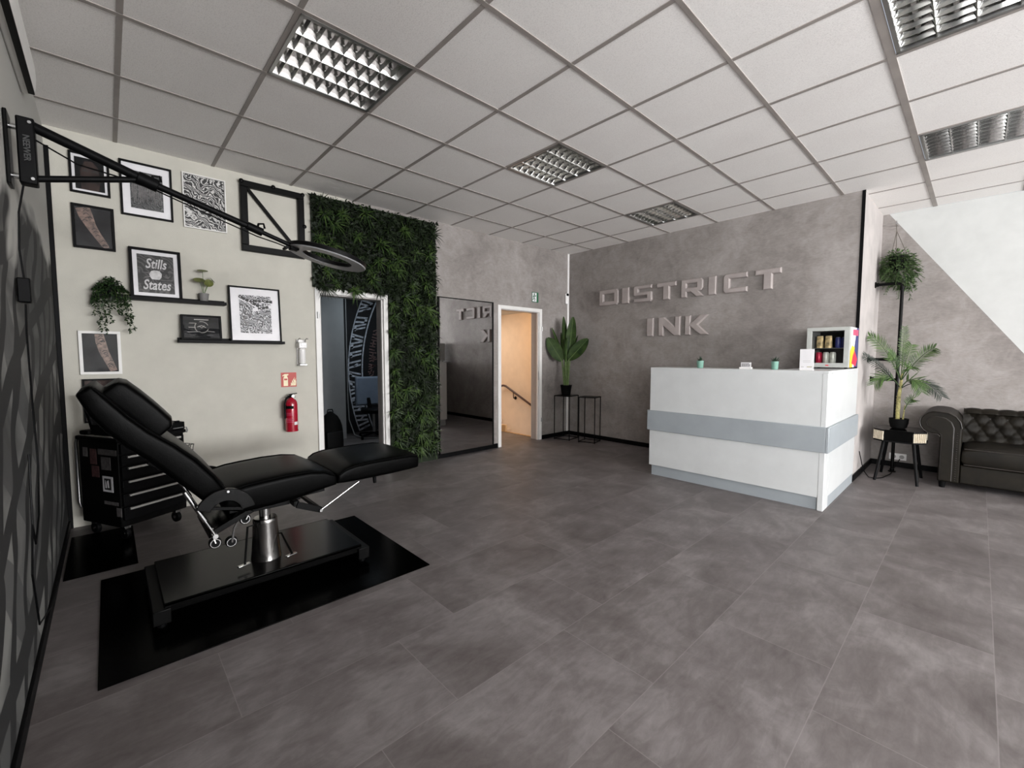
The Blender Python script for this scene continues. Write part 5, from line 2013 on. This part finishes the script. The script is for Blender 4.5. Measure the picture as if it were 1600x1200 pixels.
def octo(r, c, z0, z1):
    p = [(r, -r + c), (r, r - c), (r - c, r), (-r + c, r), (-r, r - c), (-r, -r + c), (-r + c, -r), (r - c, -r)]
    return [(TX + a, TY + b) for a, b in p]


mk('top', G().prism(octo(.205, .085, 0, 0), 'z', .522, .538), M['gloss_black'], t, bevel=0.002)
mk('drawer_body', G().prism(octo(.192, .08, 0, 0), 'z', .425, .522), M['gloss_black'], t, bevel=0.002)
mk('lower_rim', G().prism(octo(.205, .085, 0, 0), 'z', .412, .425), M['black'], t, bevel=0.002)
mk('front_mirror', G().box(TX - .09, TX + .09, TY - .1945, TY - .191, .435, .512), M['gloss_black'], t, smooth=False)
for sgx in (-1, 1):
    for sgy in (-1, 1):
        g = G()
        a = Vector((TX + sgx * .205, TY + sgy * .110, 0))
        b = Vector((TX + sgx * .115, TY + sgy * .200, 0))
        for k in range(7):
            p = a.lerp(b, (k + .5) / 7)
            g.cyl((p.x, p.y, .428), (p.x, p.y, .52), .0085, n=10)
        mk('ribbed_corner', g, M['fin'], t)
        mk('leg', G().cyl((TX + sgx * .115, TY + sgy * .13, .415), (TX + sgx * .165, TY + sgy * .225, 0.0), .0165, .0125, n=14), M['black'], t)

# palm in a black bowl pot on the table
PXx, PYy, PZ = 4.228, 5.33, .538
t = thing('potted_palm', 'potted palm with arching feathery fronds on the side table', 'plant', (PXx, PYy, PZ))
mk('pot', G().lathe([(.05, 0), (.066, .012), (.078, .06), (.080, .105), (.074, .105), (.072, .09)], (PXx, PYy, PZ), 28), M['black_matte'], t)
mk('soil', G().cyl((PXx, PYy, PZ + .085), (PXx, PYy, PZ + .093), .073, n=24), M['soil'], t)
g = G()
pts = [(PXx - .01, PYy, PZ + .08), (PXx - .012, PYy, PZ + .2), (PXx - .01, PYy, PZ + .34), (PXx, PYy, PZ + .46), (PXx + .005, PYy, PZ + .58)]
g.tube(pts, [.018, .017, .016, .013, .008], 12)
g.tube([(PXx + .03, PYy + .01, PZ + .08), (PXx + .04, PYy + .01, PZ + .25)], [.008, .004], 8)
for k in range(9):
    z = PZ + .10 + k * .03
    g.tube([(PXx - .012 + .0185 * math.cos(a), PYy + .0185 * math.sin(a), z + .004 * math.cos(a)) for a in [2 * math.pi * j / 14 for j in range(14)]], .002, 5, closed=True)
mk('trunk', g, M['trunk'], t)


def frond(p0, tip, sag, nl, ll, m='palm_leaf', lw=.0105, up=Vector((0, 0, 1))):
    p0, tip = Vector(p0), Vector(tip)
    mid = p0.lerp(tip, .55) + Vector((0, 0, 1)) * sag
    pts = []
    for k in range(13):
        f = k / 12
        pts.append(p0 * (1 - f) ** 2 + mid * 2 * f * (1 - f) + tip * f * f)
    g = G()
    g.tube(pts, [.004 * (1 - k / 13) + .0012 for k in range(13)], 6)
    for k in range(nl):
        f = .24 + .76 * (k + .5) / nl
        i = min(int(f * 12), 11)
        q = pts[i].lerp(pts[i + 1], f * 12 - i)
        td = (pts[i + 1] - pts[i]).normalized()
        sd = td.cross(Vector((.45, -.75, .5)))
        if sd.length < .1:
            sd = td.orthogonal()
        sd.normalize()
        l_ = ll * (math.sin(math.pi * min(1, (f - .1) * 1.02)) ** .6 * .8 + .25)
        for s_ in (-1, 1):
            g.leaf(q, sd * s_ * .8 + td * .75 + Vector((0, -.12, -.05)), Vector((.4, -.8, .3)), l_ * rnd.uniform(.85, 1.1), lw, rnd.uniform(.05, .3), 3, shape=lambda t_: (1 - t_) ** .5 * min(1, .4 + 4 * t_), fold=.2)
    for v in g.v:
        v.x = max(v.x, PX + .012)
    mk('frond', g, M[m], t)


c0 = (PXx, PYy, PZ + .50)
cl = (PXx, PYy, PZ + .42)
frond(c0, (4.235, 5.30, 1.60), .02, 24, .07)
frond(c0, (3.955, 5.27, 1.515), .16, 24, .12)
frond(cl, (3.945, 5.05, 1.31), .08, 18, .09, 'palm_dark')
frond(c0, (4.47, 5.25, 1.38), .10, 24, .11)
frond(cl, (4.40, 5.18, .94), .22, 22, .13)
frond(cl, (4.545, 5.22, .90), .20, 24, .11, 'palm_dark')
frond(cl, (4.03, 5.15, 1.00), .22, 21, .12)
frond(c0, (4.33, 5.08, 1.18), .14, 18, .10)
frond(c0, (4.14, 5.12, 1.34), .10, 18, .10)
frond((PXx + .04, PYy, PZ + .2), (PXx + .10, PYy - .03, PZ + .32), .05, 9, .08)
frond(c0, (4.28, 5.50, 1.42), .08, 18, .10)

# chesterfield sofa
sf = thing('chesterfield_sofa', 'dark brown buttoned chesterfield sofa with rolled arms', 'sofa', (5.45, 5.6, 0))
SX0, SX1, SY0, SY1 = 4.53, 6.38, 5.23, 5.94


def arm(sgn, xin):
    """sgn -1: scroll rolls towards smaller x"""
    def q(u, z):
        return (xin + sgn * u, z)
    # u runs outward from the seat side
    scroll = [(0.0, .065), (0.0, .60)] + [(.105 + .105 * -math.cos(R(a)), .64 + .115 * math.sin(R(a))) for a in range(0, 181, 12)]
    outer = [(.195, .60), (.17, .56), (.165, .50), (.165, .065)]
    lp = []
    cxu, czu, r = .185, .642, .118
    pts = [(0.0, .065), (0.0, .60), (.012, .665), (.045, .715), (.10, .748)]
    pts += [(cxu + r * math.cos(R(a)), czu + r * math.sin(R(a))) for a in range(110, -91, -15)][::1]
    pts = [(0.0, .065), (0.0, .60), (.012, .66), (.045, .712), (.10, .745)] + [(.185 + .115 * math.cos(R(a)), .640 + .115 * math.sin(R(a))) for a in (100, 80, 60, 40, 20, 0, -20, -40, -60, -80, -100)] + [(.150, .505), (.150, .065)]
    poly = [q(*p) for p in pts]
    o = mk('arm', G().prism(poly, 'y', SY0, SY1), M['sofa'], sf, bevel=0.012, seg=3)
    # front facing: inner panel and two rows of piping
    inn = [(0.055, .08), (0.055, .60), (.075, .655), (.115, .69)] + [(.185 + .062 * math.cos(R(a)), .640 + .062 * math.sin(R(a))) for a in (95, 60, 30, 0, -30, -60, -85)] + [(.160, .56), (.135, .52), (.135, .08)]
    mk('arm_front_panel', G().prism([q(*p) for p in inn], 'y', SY0 - .010, SY0 + .01), M['sofa'], o, bevel=0.004)
    mk('piping', G().tube([(q(*p)[0], SY0 - .004, q(*p)[1]) for p in inn], .005, 6, closed=True), M['sofa_trim'], o)
    mk('piping', G().tube([(q(*p)[0], SY0 - .002, q(*p)[1]) for p in pts[1:-1]], .005, 6), M['sofa_trim'], o)
    # nails along the facing
    g = G()
    for k in range(22):
        z = .09 + .022 * k
        xx = q(.028, 0)[0]
        g.sphere((xx, SY0 - .001, z), .0045, 6, 4)
    mk('nail_heads', g, M['sofa_trim'], o)['kind'] = 'stuff'


arm(-1, 4.695)
arm(1, 6.22)
mk('base', G().box(4.695, 6.22, SY0 + .02, SY1, .065, .245), M['sofa'], sf, bevel=0.012, seg=3)
for k, (a, b) in enumerate(((4.70, 5.455), (5.46, 6.215))):
    st = [(0.0, .405, 0.0, .25), (.05, .418, .05, .245), (.30, .424, .30, .245), (.54, .42, .54, .25)]
    g = cushion([(SY0 + .012 + p, z, SY0 + .012 + p2, z2) for p, z, p2, z2 in st], a, b, p=6, crown=.012)
    o = mk('seat_cushion', g, M['sofa'], sf, ang=60)
    for z in (.408, .256):
        mk('piping', G().tube([(a + .02, SY0 + .0, z), (b - .02, SY0 + .0, z)], .005, 6), M['sofa_trim'], o)
# buttoned back with a rolled top edge
nx, nz = 150, 46
sxp, szp = .118, .098
btn = []
for r_ in range(3):
    z = .46 + r_ * szp
    x = 4.76 + (sxp / 2 if r_ % 2 else 0)
    while x < 6.2:
        btn.append((x, z))
        x += sxp


def depth(x, z):
    d = 1.0
    for bx_, bz_ in btn:
        q = ((x - bx_) / .05) ** 2 + ((z - bz_) / .045) ** 2
        if q < 9:
            d -= .95 * math.exp(-q)
    # diamond seams
    u, v = (x - 4.76) / sxp, (z - .46) / (2 * szp)
    s1 = abs(((u + v) % 1.0) - .5)
    s2 = abs(((u - v) % 1.0) - .5)
    seam = max(0, 1 - (.5 - s1) / .10) + max(0, 1 - (.5 - s2) / .10)
    fade = 1.0 if .42 < z < .70 else 0.0
    return d - .35 * seam * fade


vs, fs = [], []
for j in range(nz + 1):
    f = j / nz
    for i in range(nx + 1):
        x = 4.69 + (6.225 - 4.69) * i / nx
        if f < .72:
            z = .40 + (.70 - .40) * f / .72
            y = 5.79 + .02 * f - .024 * max(depth(x, z), -.1)
        else:
            a = (f - .72) / .28 * math.pi
            pl = abs(math.sin(math.pi * (x - 4.76 + sxp / 2) / sxp)) ** .5
            rr = .050 + .014 * pl
            z = .695 + rr * math.sin(a)
            y = 5.85 - .070 * math.cos(a) - .010 * pl * math.cos(a)
        vs.append((x, y, z))
for j in range(nz):
    for i in range(nx):
        a = j * (nx + 1) + i
        fs.append((a, a + 1, a + nx + 2, a + nx + 1))
mk('back', G().add(vs, fs), M['sofa'], sf, ang=70)
mk('back_shell', G().box(4.69, 6.225, 5.86, SY1, .065, .72), M['sofa'], sf, bevel=0.01)
for bx_, bz_ in btn:
    mk('button', G().sphere((bx_, 5.808, bz_), .010, 10, 6, sc=(1, .5, 1)), M['sofa_trim'], sf)
for x in (4.58, 6.33):
    for y in (SY0 + .05, SY1 - .05):
        mk('leg', G().cyl((x, y, 0), (x, y, .066), .022, .028, n=16), M['black'], sf)

# socket and cord
t = thing('wall_socket', 'white double wall socket low behind the side table', 'socket', (4.18, AY, .12))
mk('plate', G().box(4.10, 4.255, AY - .010, AY - .001, .085, .16), M['plastic_white'], t, bevel=0.003)
for x in (4.142, 4.214):
    mk('outlet', G().cyl((x, AY - .0115, .122), (x, AY - .004, .122), .022, n=20), pm('socket_recess', (150, 148, 145), .5), t)
pts = [(3.955, 5.05, .29), (3.962, 5.09, .22), (3.972, 5.14, .13), (3.99, 5.16, .06), (4.03, 5.14, .012), (4.08, 5.15, .006), (4.13, 5.24, .006), (4.17, 5.50, .006), (4.17, 5.80, .02), (4.20, 5.96, .10)]
tag(mk('power_cord', G().tube(pts, .0045, 8), M['black'], loc=(4.05, 5.2, 0)), 'black power cord curling over the floor between the counter and the side table', 'cord')
